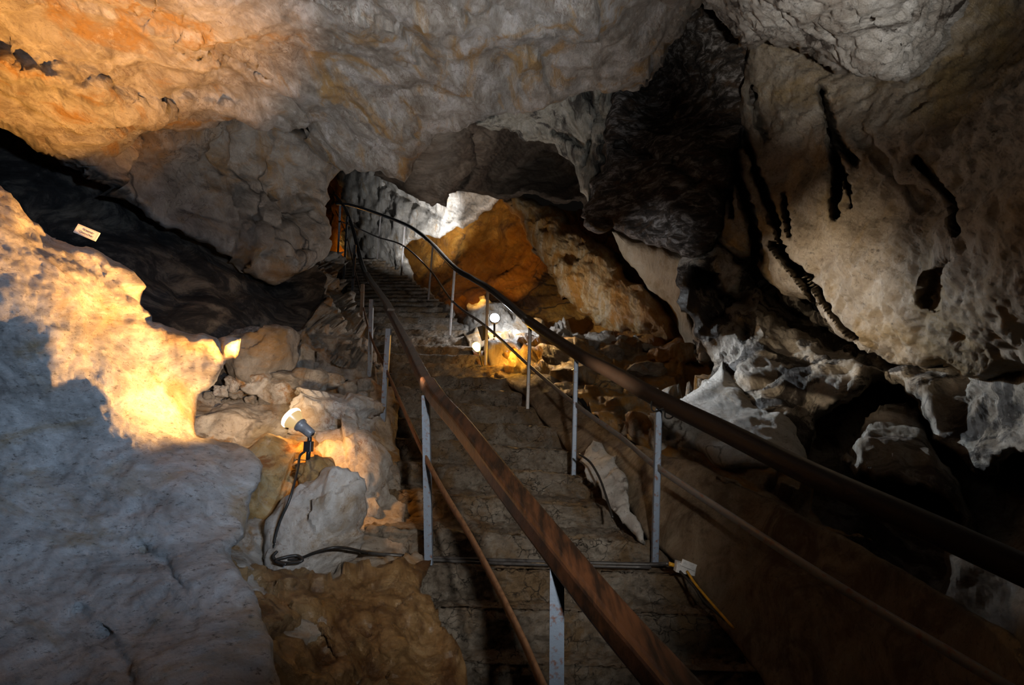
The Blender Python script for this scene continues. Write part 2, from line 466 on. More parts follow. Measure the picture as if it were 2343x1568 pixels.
M['pillar'] = rock('mottled_pillar_rock', (.25, .205, .155), (.40, .36, .30), (.56, .52, .47), stain=(.04, .032, .026), stain_amt=(.52, .60), dark=(.03, .025, .02), speck=.75, scale=3.6, bump=1.0, fine=22)
M['mound'] = rock('white_mound_rock', (.46, .44, .40), (.60, .59, .56), (.72, .71, .69), stain=(.42, .35, .26), stain_amt=(.58, .73), dark=(.10, .08, .06), speck=.85, scale=3.5, bump=.6, fine=30, crack=3)
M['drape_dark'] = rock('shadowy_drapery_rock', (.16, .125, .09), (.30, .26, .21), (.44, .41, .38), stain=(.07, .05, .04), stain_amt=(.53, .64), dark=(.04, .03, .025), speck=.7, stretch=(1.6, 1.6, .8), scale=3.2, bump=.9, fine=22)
M['concrete'] = rock('rough_step_concrete', (.15, .12, .09), (.27, .23, .185), (.38, .34, .285), stain=(.21, .14, .075), stain_amt=(.49, .64), dark=(.02, .016, .012), speck=.85, scale=4.5, bump=.8, fine=34, rough=.7, crack=13, fleck=.2, pits=38, coarse_bump=.2)
M['tread'] = M['concrete']
M['plaster'] = rock('brown_plaster', (.18, .125, .07), (.27, .20, .13), (.34, .265, .18), stain=(.14, .09, .05), stain_amt=(.51, .66), dark=(.05, .035, .025), speck=.65, stretch=(3, 3, .6), scale=3.2, bump=.5, fine=22, rough=.75, fleck=.1)
M['wood'] = simple('varnished_brown_wood', (.062, .024, .010), .38, 0, .45, scale=26, stretch=(1.4, .16, .5), col2=(.014, .007, .004), bump=.4, cut=(.4, .6))
M['wood_dark'] = simple('dark_brown_wood', (.020, .011, .007), .45, 0, .25, scale=16, stretch=(1, .22, .6), col2=(.016, .009, .006), bump=.4, cut=(.4, .6))
M['rail_dark'] = simple('dark_worn_handrail', (.10, .11, .125), .24, .6, .5, scale=30, col2=(.05, .052, .06))
M['steel'] = simple('blue_grey_painted_steel_rusting', (.15, .195, .265), .45, .2, .5, scale=45, col2=(.13, .055, .03), cut=(.54, .68), bump=.2)
M['rust'] = simple('rusty_brown_steel', (.16, .085, .045), .6, .2, .4, scale=40, col2=(.08, .04, .02))
M['greysteel'] = simple('dull_grey_steel', (.16, .155, .15), .45, .4, .5, scale=40, col2=(.16, .07, .04), cut=(.52, .7))
M['cable'] = simple('black_cable_rubber', (.018, .017, .016), .45, 0, .4, scale=60)
M['pipe'] = simple('dark_conduit', (.05, .048, .048), .35, 0, .5, scale=25, col2=(.02, .018, .018))
M['lampgrey'] = simple('grey_lamp_plastic', (.16, .16, .165), .4, 0, .5, scale=40, col2=(.10, .10, .105))
M['black'] = simple('black_plastic', (.012, .012, .012), .4, 0, .4)
M['signwhite'] = simple('cream_sign_face', (.80, .74, .66), .5, 0, .3, scale=18, col2=(.74, .68, .60))
M['signtext'] = simple('dark_lettering', (.10, .06, .035), .6)
M['whiteplastic'] = simple('white_plastic', (.62, .62, .62), .45, 0, .4, scale=40, col2=(.40, .40, .40))
M['yellow'] = simple('yellow_cable', (.55, .28, .02), .45, 0, .4)

# ------------------------------------------------------------------ camera
cam = bpy.data.cameras.new('camera'); camo = bpy.data.objects.new('camera', cam); COL.objects.link(camo)
camo.location = Vector(CAM); camo.rotation_euler = (math.pi / 2 + PITCH, 0, 0)
cam.sensor_fit = 'HORIZONTAL'; cam.sensor_width = 36; cam.lens = 36 * F / W; cam.clip_start = .05; cam.clip_end = 100
scene.camera = camo

# ------------------------------------------------------------------ cave shell
rockmass('ceiling', [(-600, -420), (1800, -420), (1680, -60), (1612, 0), (1565, 60), (1530, 110), (1508, 160), (1475, 203), (1420, 207), (1340, 208), (1290, 225), (1240, 232), (1195, 238), (1180, 248), (1155, 243), (1120, 262), (1080, 283), (1040, 293), (1000, 312), (975, 338), (958, 368), (942, 398), (925, 415), (900, 408), (850, 396), (800, 392), (770, 376), (728, 350), (690, 318), (714, 300), (712, 287), (690, 298), (650, 305), (610, 302), (580, 292), (548, 277), (522, 281), (498, 291), (440, 296), (380, 300), (330, 312), (280, 350), (250, 392), (215, 398), (170, 388), (120, 362), (60, 325), (0, 285), (-600, -30)],
    [(-400, -300, 1.25), (0, 0, 1.95), (0, 285, 2.75), (200, 390, 3.45), (330, 310, 3.75), (500, 290, 4.1), (600, 300, 4.35), (712, 293, 4.5), (700, 320, 4.75), (920, 410, 5.4), (800, 300, 4.5), (400, 150, 3.0), (300, 250, 3.3), (700, 200, 3.75), (700, 0, 2.5), (750, 100, 3.05), (1000, 300, 4.9), (1100, 100, 3.3), (1330, 205, 4.6), (1475, 203, 4.4), (1300, 0, 2.8), (1600, 0, 3.1), (500, 200, 3.5), (600, 260, 3.85), (900, 340, 4.75), (1800, -400, 1.5), (800, -400, 1.2), (1080, 280, 5.0)],
    M['ceiling'], step=7, rim=(22, .05), thick=.35, seed=2, structure=True,
    noise=[('fbm', .8, .16), ('fbm', 2.4, .09, (.25, .95, .1), 2.4), ('ridge', 4.5, .028, (.25, .95, .1), 4), ('facet', 2.2, .045, (.25, .95, .1), 3), ('fbm', 12, .022)],
    creases=[([(20, 130), (240, 200), (420, 300), (560, 380)], 30, -.05), ([(300, 20), (480, 90), (620, 160)], 10, .07), ([(0, 145), (300, 240), (520, 250), (700, 300)], 24, -.12), ([(480, 80), (560, 105), (590, 120)], 14, .08), ([(620, 215), (760, 330), (900, 400)], 20, -.06), ([(340, 20), (520, 130), (800, 330)], 40, .10), ([(1040, 5), (1075, 35)], 5, .06), ([(1130, 15), (1165, 38)], 5, .05)])

rockmass('wall_left', [(-600, -60), (-100, 215), (0, 260), (140, 310), (270, 262), (420, 245), (600, 240), (740, 310), (790, 372), (778, 395), (762, 440), (748, 470), (741, 520), (736, 590), (712, 612), (690, 625), (668, 640), (648, 652), (600, 622), (500, 565), (420, 520), (350, 480), (270, 440), (160, 386), (0, 287), (-600, -50)],
    [(-600, -80, 1.3), (0, 285, 2.85), (160, 386, 3.35), (350, 480, 4.0), (500, 565, 4.6), (648, 650, 5.3), (738, 590, 6.0), (745, 500, 6.3), (775, 390, 6.5), (550, 340, 5.0), (430, 310, 4.3), (300, 340, 3.8), (200, 330, 3.5), (640, 420, 5.7), (700, 330, 5.8), (620, 540, 5.2), (450, 420, 4.5)],
    M['wall_left'], step=8, rim=(26, .05), thick=.12, seed=3, structure=True,
    noise=[('fbm', .9, .14), ('facet', 1.3, .10), ('fbm', 3, .06), ('crack', 1.6, .05), ('fbm', 10, .025)],
    creases=[([(560, 600), (575, 560), (580, 520), (600, 470), (640, 430)], 5, .09), ([(585, 350), (640, 370), (650, 420)], 7, .06), ([(500, 410), (560, 430), (620, 440)], 8, .05), ([(650, 360), (680, 380)], 6, .05)])

rockmass('wall_left_recess', [(-600, -150), (0, 230), (200, 340), (500, 520), (700, 590), (750, 640), (735, 690), (700, 745), (680, 800), (668, 880), (560, 900), (440, 890), (300, 800), (0, 640), (-600, 450)],
    [(-600, 0, 3.1), (0, 340, 3.7), (160, 450, 4.0), (350, 540, 4.6), (500, 620, 5.1), (650, 690, 5.8), (720, 650, 6.0), (700, 740, 5.5), (600, 800, 4.5), (530, 790, 4.35), (660, 800, 4.7), (560, 890, 4.1), (400, 700, 4.4), (300, 620, 4.2), (200, 560, 4.2), (0, 600, 3.9), (450, 760, 4.2)],
    M['recess'], step=9, rim=None, thick=.5, seed=4, structure=True,
    noise=[('fbm', .9, .18), ('fbm', 3, .08), ('lump', 2.5, .08), ('fbm', 12, .015)])
bpy.data.objects['wall_left_recess'].name = 'wall_left_lower'

lump = boulder('boulder', 600, 820, 4.2, 82, 78, .35, M['wall_left'], box=.25, noise=[('fbm', 3, .05), ('fbm', 12, .01)], sub=5, seed=21, label='large rounded brownish boulder at the dark recess, above the small rubble stones', cat='rock')

# black cavern and ceiling beyond the nose of rock
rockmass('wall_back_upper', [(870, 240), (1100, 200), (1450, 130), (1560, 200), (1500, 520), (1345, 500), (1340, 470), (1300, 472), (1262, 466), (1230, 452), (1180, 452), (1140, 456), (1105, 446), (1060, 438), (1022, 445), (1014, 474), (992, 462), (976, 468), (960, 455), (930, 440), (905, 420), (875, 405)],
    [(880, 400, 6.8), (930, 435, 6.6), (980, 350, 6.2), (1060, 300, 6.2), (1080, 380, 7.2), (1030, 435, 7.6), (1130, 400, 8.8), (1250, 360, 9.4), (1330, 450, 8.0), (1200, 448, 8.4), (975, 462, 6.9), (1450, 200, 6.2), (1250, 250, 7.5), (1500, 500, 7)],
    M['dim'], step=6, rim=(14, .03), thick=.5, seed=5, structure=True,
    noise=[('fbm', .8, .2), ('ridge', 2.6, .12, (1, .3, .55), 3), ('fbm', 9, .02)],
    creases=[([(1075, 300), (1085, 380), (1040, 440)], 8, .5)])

rockmass('wall_back', [(730, 370), (800, 375), (868, 400), (920, 430), (960, 455), (1010, 480), (1030, 460), (1110, 460), (1220, 470), (1300, 480), (1420, 500), (1600, 540), (1760, 700), (1760, 860), (1600, 920), (1230, 880), (1100, 860), (1000, 820), (900, 740), (840, 690), (780, 660), (752, 600), (770, 440)],
    [(740, 400, 18.5), (790, 440, 17), (840, 450, 15.6), (880, 440, 14.8), (950, 500, 13.6), (1000, 510, 12.4), (1110, 500, 11.6), (1090, 600, 11.2), (1200, 600, 10.2), (1230, 700, 8.8), (1100, 700, 9.6), (1180, 770, 7.9), (1300, 720, 8.2), (1450, 620, 7.5), (1550, 750, 6.3), (1600, 860, 5.6), (1050, 760, 8.8), (930, 650, 13.6), (850, 580, 16), (1340, 490, 8.8), (1500, 540, 7.1), (1250, 800, 7.0), (1400, 770, 6.7), (1700, 700, 6), (840, 680, 16)],
    M['orange'], step=7, rim=None, thick=.5, seed=6, structure=True,
    noise=[('fbm', .6, .25), ('fbm', 2, .1), ('crack', .9, .06), ('fbm', 9, .025)])

rockmass('flowstone_wall', [(770, 388), (800, 380), (870, 370), (1000, 400), (1160, 420), (1142, 462), (1125, 482), (1095, 505), (1060, 525), (1020, 532), (1005, 545), (960, 548), (935, 562), (925, 585), (950, 640), (990, 670), (1030, 700), (1055, 745), (1090, 770), (1060, 800), (1010, 760), (960, 700), (900, 660), (840, 640), (790, 640), (775, 560), (790, 480)],
    [(775, 420, 16.5), (800, 600, 16), (840, 450, 14.5), (880, 440, 13.4), (870, 560, 13.6), (930, 470, 12.4), (1000, 500, 11.2), (1060, 470, 10.8), (1130, 465, 10.4), (960, 550, 11.8), (930, 620, 12.6), (1030, 700, 9.0), (1080, 770, 7.7), (900, 640, 13.2), (1000, 400, 11.0), (1100, 400, 10.3)],
    M['white_flow'], step=5, jagamp=.22, rim=(14, .03), thick=.6, seed=7,
    noise=[('fbm', .9, .14), ('lump', 3.5, .03), ('facet', 2.5, .03), ('ridge', 7, .05, (0.2, 0, 1), 2.5), ('fbm', 14, .025)],
    creases=[([(880, 425), (960, 470), (1000, 490)], 8, .25)],
    label='white flowstone wall lit brightly behind the top of the stairs', cat='rock wall')

rockmass('flowstone_drapery', [(1140, 458), (1165, 450), (1220, 455), (1262, 470), (1290, 483), (1330, 520), (1370, 560), (1440, 620), (1500, 680), (1545, 730), (1562, 785), (1530, 795), (1480, 780), (1430, 770), (1370, 750), (1330, 720), (1312, 690), (1290, 690), (1262, 630), (1235, 590), (1215, 560), (1195, 520), (1170, 490)],
    [(1145, 465, 9.0), (1220, 470, 8.6), (1290, 500, 8.2), (1240, 580, 8.3), (1330, 600, 7.5), (1310, 690, 7.5), (1440, 640, 6.8), (1400, 750, 6.8), (1550, 770, 5.9), (1500, 700, 6.2)],
    M['orange_pale'], step=5, jagamp=.25, rim=(40, .09), thick=.5, seed=8,
    noise=[('fbm', .9, .14), ('ridge', 2.6, .16, (.62, -.3, -.62), 4), ('facet', 3, .06), ('fbm', 14, .02)],
    label='tattered pale orange flowstone drapery slanting down the back wall', cat='rock formation')

rockmass('smooth_flowstone', [(1400, 530), (1480, 545), (1580, 580), (1600, 640), (1590, 700), (1600, 760), (1640, 800), (1650, 830), (1620, 850), (1580, 800), (1550, 740), (1500, 670), (1450, 610), (1420, 570)],
    [(1410, 540, 6.6), (1580, 590, 5.4), (1480, 640, 6.2), (1560, 680, 5.6), (1600, 780, 5.2), (1640, 840, 4.9), (1550, 740, 5.8)],
    M['cream'], step=6, rim=(30, .05), thick=.4, seed=9,
    noise=[('fbm', .9, .10), ('ridge', 2, .05, (.5, 0, -.8), 5), ('fbm', 12, .01)],
    label='smooth cream flowstone fan under the black crusted overhang', cat='rock formation')

rockmass('pale_wall_foot', [(1075, 700), (1110, 682), (1150, 690), (1185, 722), (1240, 733), (1300, 742), (1345, 765), (1400, 760), (1440, 775), (1500, 782), (1560, 798), (1500, 815), (1330, 806), (1230, 800), (1130, 792), (1070, 770)],
    [(1080, 700, 8.4), (1150, 700, 8.0), (1240, 740, 7.6), (1340, 770, 6.9), (1440, 780, 6.4), (1550, 800, 5.9), (1230, 800, 6.7), (1130, 790, 7.3), (1400, 800, 6.3)],
    M['white_flow'], step=5, jagamp=.25, rim=(16, .03), thick=.25, seed=28, noise=[('facet', 2.5, .10), ('fbm', 5, .04), ('fbm', 14, .02)],
    label='pale broken foot of the back wall behind the white lamp', cat='rock wall')

rockmass('flowstone_slab', [(1106, 800), (1120, 776), (1150, 774), (1180, 786), (1205, 808), (1232, 835), (1262, 852), (1268, 866), (1190, 868), (1125, 856)],
    [(1110, 800, 6.35), (1150, 778, 6.35), (1130, 850, 6.15), (1200, 855, 5.6), (1262, 858, 5.2), (1205, 810, 5.9), (1170, 820, 6.05)],
    M['cream'], step=5, jagamp=.12, rim=(10, .02), thick=.3, seed=29, noise=[('fbm', 2, .05), ('fbm', 7, .015)],
    label='smooth orange slab lit by the amber lamp behind the right railing', cat='rock')

# far passage past the stair head, lit orange
rockmass('wall_far', [(690, 400), (860, 400), (880, 640), (690, 700)], [(690, 400, 20.5), (860, 400, 19.5), (880, 640, 18.5), (690, 700, 19.5)],
    M['orange'], step=8, rim=None, thick=.4, seed=10, structure=True, noise=[('fbm', .8, .4), ('ridge', 2, .2), ('fbm', 8, .04)])

# hanging masses
rockmass('hanging_drapery', [(1088, 283), (1130, 292), (1160, 290), (1200, 322), (1235, 318), (1250, 328), (1275, 330), (1310, 372), (1328, 420), (1332, 445), (1350, 468), (1362, 430), (1378, 405), (1386, 330), (1405, 260), (1412, 180), (1300, 165), (1150, 210), (1100, 255)],
    [(1100, 283, 5.7), (1170, 285, 5.9), (1250, 320, 5.9), (1340, 460, 5.5), (1320, 390, 5.7), (1395, 300, 5.3), (1300, 230, 5.4), (1350, 300, 5.4), (1200, 240, 5.5), (1340, 350, 5.6)],
    M['drape'], step=5, jagamp=.25, rim=(16, .03), thick=.4, seed=11,
    noise=[('fbm', 1, .12), ('ridge', 3, .10, (0, 0, 1), 5), ('fbm', 12, .02)],
    creases=[([(1345, 215), (1365, 260), (1352, 330), (1342, 380)], 6, .25), ([(1268, 300), (1310, 320), (1330, 335)], 6, .2), ([(1372, 220), (1385, 290), (1380, 330)], 4, .12)],
    label='grey green stone drapery hanging beside the black hollow', cat='rock formation')

rockmass('dark_overhang', [(1395, 160), (1470, 200), (1530, 80), (1600, -60), (1760, 20), (1740, 250), (1700, 330), (1672, 400), (1660, 480), (1650, 540), (1620, 580), (1582, 594), (1540, 577), (1500, 563), (1440, 545), (1390, 532), (1335, 519), (1330, 500), (1345, 468), (1352, 430), (1380, 400), (1386, 300)],
    [(1340, 500, 4.9), (1350, 440, 5.0), (1450, 450, 4.7), (1450, 540, 4.75), (1580, 588, 4.5), (1550, 480, 4.45), (1550, 350, 4.6), (1450, 330, 5.0), (1480, 250, 5.3), (1600, 200, 4.7), (1640, 50, 4.3), (1720, 100, 4.2), (1660, 450, 4.5), (1420, 250, 5.1), (1390, 400, 4.95)],
    M['crust'], step=6, jagamp=.2, rim=(18, .04), thick=.5, seed=12,
    noise=[('fbm', .9, .2), ('ridge', 2.6, .12, (.9, 0, -.4), 2.5), ('fbm', 7, .04), ('fbm', 18, .015)],
    creases=[([(1420, 340), (1500, 365), (1560, 390), (1600, 420)], 14, .25), ([(1350, 505), (1380, 500), (1400, 518)], 10, .12)],
    label='black crusted rock overhang with a pale broken lower lip, centre right', cat='rock')

rockmass('wall_right', [(1720, -100), (1700, 60), (1695, 150), (1690, 260), (1682, 330), (1662, 375), (1666, 440), (1646, 500), (1634, 550), (1660, 570), (1700, 590), (1742, 590), (1745, 622), (1762, 648), (1800, 682), (1870, 705), (1900, 745), (1960, 777), (2040, 810), (2120, 842), (2240, 866), (2343, 862), (2750, 840), (2900, -500), (1900, -500)],
    [(1700, 50, 4.0), (1690, 330, 4.35), (1650, 540, 4.4), (1740, 590, 4.2), (1762, 648, 4.1), (1900, 745, 3.7), (2050, 812, 3.15), (2240, 866, 2.6), (2343, 860, 2.3), (1800, 550, 3.8), (2000, 650, 3.0), (2000, 450, 3.0), (2200, 600, 2.3), (2200, 750, 2.4), (2343, 400, 2.05), (2000, 300, 3.1), (1850, 300, 3.6), (2150, 150, 2.9), (2343, 100, 2.4), (1900, 100, 3.6), (2750, 500, 1.35), (2750, 0, 1.5), (2150, 450, 2.55)],
    M['right_wall'], step=6, jagamp=.1, rim=(40, .07), thick=.45, seed=13, structure=True,
    noise=[('fbm', .8, .14), ('fbm', 2.5, .07), ('pit', 7, .03), ('fbm', 10, .022), ('pit', 18, .014), ('fbm', 28, .007)],
    creases=[([(1668, 300), (1690, 420), (1715, 490), (1728, 560), (1735, 600)], 9, .7, 1), ([(1700, 300), (1725, 380), (1748, 460), (1772, 520), (1800, 590), (1850, 660), (1862, 700)], 8, .6, 1), ([(1880, 210), (1900, 290), (1925, 340), (1950, 365)], 9, .5, 1), ([(1900, 300), (1905, 380), (1908, 450), (1907, 495)], 9, .4, 1), ([(1918, 380), (1930, 430), (1936, 470)], 4, .3, 1), ([(1668, 440), (1676, 495)], 6, .4, 1), ([(1780, 440), (1795, 490), (1815, 540)], 5, .35, 1), ([(2100, 370), (2150, 430), (2190, 470), (2205, 540)], 8, .22, 1), ([(2180, 600), (2130, 640), (2120, 690)], 12, .1), ([(1765, 560), (1830, 610), (1900, 690), (1980, 765)], 6, .35, 1), ([(1725, 200), (1735, 290), (1750, 320)], 7, .4, 1), ([(1960, 300), (2030, 380), (2110, 470)], 12, .06), ([(1780, 250), (1800, 300), (1760, 330)], 8, -.06)])

rockmass('hanging_boulder', [(1590, -60), (1602, 0), (1640, 42), (1668, 80), (1692, 108), (1742, 106), (1790, 118), (1830, 132), (1880, 150), (1960, 176), (2030, 192), (2076, 198), (2110, 180), (2150, 142), (2188, 88), (2215, 40), (2236, -20), (2240, -120), (2180, -320), (1700, -320)],
    [(1620, 0, 3.2), (1692, 100, 3.1), (1830, 120, 2.9), (2076, 195, 2.75), (2150, 140, 2.75), (2215, 0, 2.6), (1900, 50, 2.55), (1800, -50, 2.3), (2050, 80, 2.45), (2000, -100, 2.0), (1700, -250, 1.9), (2180, -250, 1.8)],
    M['hang'], step=5, jagamp=.18, rim=(50, .10), thick=.5, seed=14,
    noise=[('fbm', 1.2, .10), ('fbm', 4, .05), ('pit', 9, .05), ('pit', 20, .03), ('lump', 22, .014), ('fbm', 24, .010)],
    creases=[([(1920, 30), (1990, 90), (2060, 160)], 30, -.05)],
    label='pitted grey boulder hanging from the roof at the upper right', cat='rock')

rockmass('wall_right_lower', [(1560, 585), (1590, 570), (1640, 545), (1700, 570), (1780, 560), (1820, 660), (1920, 730), (2060, 780), (2260, 840), (2700, 800), (2700, 1000), (2400, 1050), (2260, 1100), (2200, 1060), (2150, 1020), (2130, 1010), (2125, 970), (2105, 925), (2060, 885), (2020, 862), (1995, 870), (1970, 915), (1935, 925), (1905, 945), (1885, 952), (1865, 960), (1868, 1000), (1840, 1060), (1830, 1120), (1700, 1120), (1560, 1050), (1540, 960), (1600, 880), (1645, 835), (1625, 815), (1600, 780), (1585, 730), (1560, 715), (1547, 690), (1556, 660), (1545, 625)],
    [(1565, 600, 4.7), (1560, 680, 4.75), (1640, 620, 4.5), (1700, 680, 4.4), (1770, 640, 4.5), (1640, 780, 4.6), (1650, 840, 4.3), (1740, 800, 4.1), (1850, 800, 3.9), (1960, 790, 3.75), (2060, 830, 3.3), (2240, 880, 2.9), (2120, 930, 3.0), (2135, 1000, 2.9), (1950, 910, 3.35), (1870, 960, 3.45), (1780, 950, 3.5), (1700, 980, 3.65), (1560, 1000, 3.9), (1835, 1080, 3.2), (1900, 870, 3.5), (2600, 900, 1.9), (2250, 1050, 2.7), (1820, 730, 4.3)],
    M['pillar'], step=6, jagamp=.2, rim=(22, .05), thick=.35, seed=15, structure=True,
    noise=[('fbm', 1, .13), ('fbm', 3, .08), ('lump', 4, .06), ('pit', 7, .03), ('fbm', 14, .02)],
    creases=[([(1610, 640), (1640, 660), (1660, 690), (1700, 690)], 24, .5), ([(1760, 680), (1850, 740), (1950, 790), (2040, 820)], 24, .45), ([(1640, 730), (1690, 740), (1710, 760)], 16, .3), ([(1700, 590), (1720, 620), (1740, 650)], 12, .2)])

rockmass('flowstone_mound', [(1652, 826), (1640, 850), (1605, 882), (1560, 910), (1535, 930), (1520, 960), (1560, 1000), (1600, 1040), (1640, 1075), (1720, 1080), (1790, 1070), (1845, 1062), (1838, 1010), (1822, 970), (1790, 935), (1740, 920), (1712, 900), (1688, 870), (1668, 850)],
    [(1652, 830, 4.15), (1690, 870, 3.9), (1560, 920, 3.95), (1700, 950, 3.35), (1640, 960, 3.45), (1620, 1040, 3.2), (1740, 1060, 2.95), (1840, 1050, 2.95), (1800, 960, 3.25)],
    M['mound'], step=5, jagamp=.12, rim=(26, .07), thick=.4, seed=16,
    noise=[('fbm', 1.4, .07), ('fbm', 5, .02), ('fbm', 16, .008)],
    label='smooth white flowstone mound behind the right wooden handrail', cat='rock formation')

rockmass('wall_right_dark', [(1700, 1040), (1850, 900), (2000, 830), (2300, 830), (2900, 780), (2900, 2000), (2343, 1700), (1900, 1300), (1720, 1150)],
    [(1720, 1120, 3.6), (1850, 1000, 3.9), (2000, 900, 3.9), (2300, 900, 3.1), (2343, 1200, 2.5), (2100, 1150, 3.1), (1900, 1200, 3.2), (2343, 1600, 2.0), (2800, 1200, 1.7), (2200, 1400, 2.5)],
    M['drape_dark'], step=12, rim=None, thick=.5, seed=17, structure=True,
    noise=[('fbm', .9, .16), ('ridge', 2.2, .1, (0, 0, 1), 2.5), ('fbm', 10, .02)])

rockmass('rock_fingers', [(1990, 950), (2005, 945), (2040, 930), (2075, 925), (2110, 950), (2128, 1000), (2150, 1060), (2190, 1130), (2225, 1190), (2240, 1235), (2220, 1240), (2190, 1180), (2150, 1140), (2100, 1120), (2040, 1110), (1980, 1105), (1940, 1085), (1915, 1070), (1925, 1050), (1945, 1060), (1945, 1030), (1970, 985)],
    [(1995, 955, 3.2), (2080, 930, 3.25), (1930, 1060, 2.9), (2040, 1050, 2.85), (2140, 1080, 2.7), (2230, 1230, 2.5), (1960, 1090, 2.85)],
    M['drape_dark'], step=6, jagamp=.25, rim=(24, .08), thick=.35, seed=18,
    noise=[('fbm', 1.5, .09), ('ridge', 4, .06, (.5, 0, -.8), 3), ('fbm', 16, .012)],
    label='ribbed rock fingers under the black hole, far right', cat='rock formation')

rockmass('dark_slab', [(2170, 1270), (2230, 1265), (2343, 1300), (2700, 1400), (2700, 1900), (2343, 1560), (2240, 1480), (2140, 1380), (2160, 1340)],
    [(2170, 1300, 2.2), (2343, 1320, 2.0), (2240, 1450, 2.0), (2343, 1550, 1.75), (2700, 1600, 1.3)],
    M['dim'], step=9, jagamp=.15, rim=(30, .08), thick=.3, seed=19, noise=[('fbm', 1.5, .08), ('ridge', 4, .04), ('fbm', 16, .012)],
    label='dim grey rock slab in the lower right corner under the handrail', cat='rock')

# right-hand ledge, retaining wall
rockmass('floor_right', [(1060, 760), (1120, 764), (1180, 768), (1235, 772), (1330, 782), (1420, 790), (1480, 785), (1540, 800), (1600, 830), (1660, 850), (1700, 950), (1840, 1050), (1860, 1150), (2000, 1250), (1700, 1150), (1500, 1060), (1400, 990), (1260, 880), (1120, 860)],
    [(1100, 775, 7.0), (1150, 830, 6.3), (1250, 850, 5.3), (1250, 780, 6.3), (1400, 795, 6.0), (1400, 880, 4.9), (1500, 800, 6.0), (1560, 830, 5.4), (1450, 980, 3.9), (1600, 900, 4.5), (1600, 1050, 3.3), (1500, 1040, 3.4), (1700, 1100, 3.0), (1850, 1150, 2.8), (1640, 850, 5.0), (2000, 1250, 2.5), (1330, 920, 4.5)],
    M['ledge'], step=6, jagamp=.15, rim=(8, .01), thick=.4, seed=20, structure=True,
    noise=[('fbm', 1.5, .10), ('facet', 3.0, .10), ('lump', 7, .045), ('fbm', 16, .02)])

rockmass('retaining_wall', [(1112, 842), (1135, 848), (1190, 852), (1258, 856), (1300, 885), (1335, 925), (1370, 960), (1410, 985), (1445, 1015), (1490, 1035), (1560, 1050), (1640, 1085), (1720, 1125), (1850, 1190), (2000, 1270), (2343, 1470), (2700, 1700), (2700, 2000), (2200, 1800), (1800, 1620), (1640, 1420), (1570, 1310), (1490, 1245), (1440, 1160), (1340, 1070), (1260, 980), (1200, 905), (1150, 870)],
    [(1125, 845, 6.1), (1258, 856, 5.15), (1335, 925, 4.55), (1410, 985, 3.9), (1490, 1035, 3.35), (1720, 1125, 2.75), (2000, 1270, 2.2), (2343, 1470, 1.75), (1200, 905, 5.0), (1340, 1065, 3.75), (1440, 1160, 3.15), (1490, 1250, 2.82), (1570, 1310, 2.62), (1650, 1420, 2.4), (2200, 1750, 1.75), (1600, 1180, 2.75), (2700, 1900, 1.2)],
    M['plaster'], step=7, jagamp=.05, rim=(10, .02), thick=.5, seed=22,
    noise=[('fbm', 1.2, .05), ('fbm', 5, .02), ('fbm', 18, .008)],
    label='brown plastered retaining wall along the right side of the steps', cat='wall')

rockmass('marble_slab', [(1345, 1025), (1380, 1020), (1420, 1080), (1440, 1140), (1462, 1190), (1478, 1240), (1465, 1235), (1430, 1195), (1390, 1150), (1350, 1110), (1330, 1065)],
    [(1345, 1030, 3.75), (1420, 1080, 3.3), (1475, 1240, 2.75), (1390, 1150, 3.1), (1335, 1065, 3.6)],
    M['mound'], step=5, jagamp=.25, rim=(5, .01), thick=.12, seed=23, noise=[('facet', 4, .05), ('fbm', 5, .03), ('fbm', 14, .01)],
    label='white rock sliver wedged between the steps and the brown retaining wall', cat='rock')

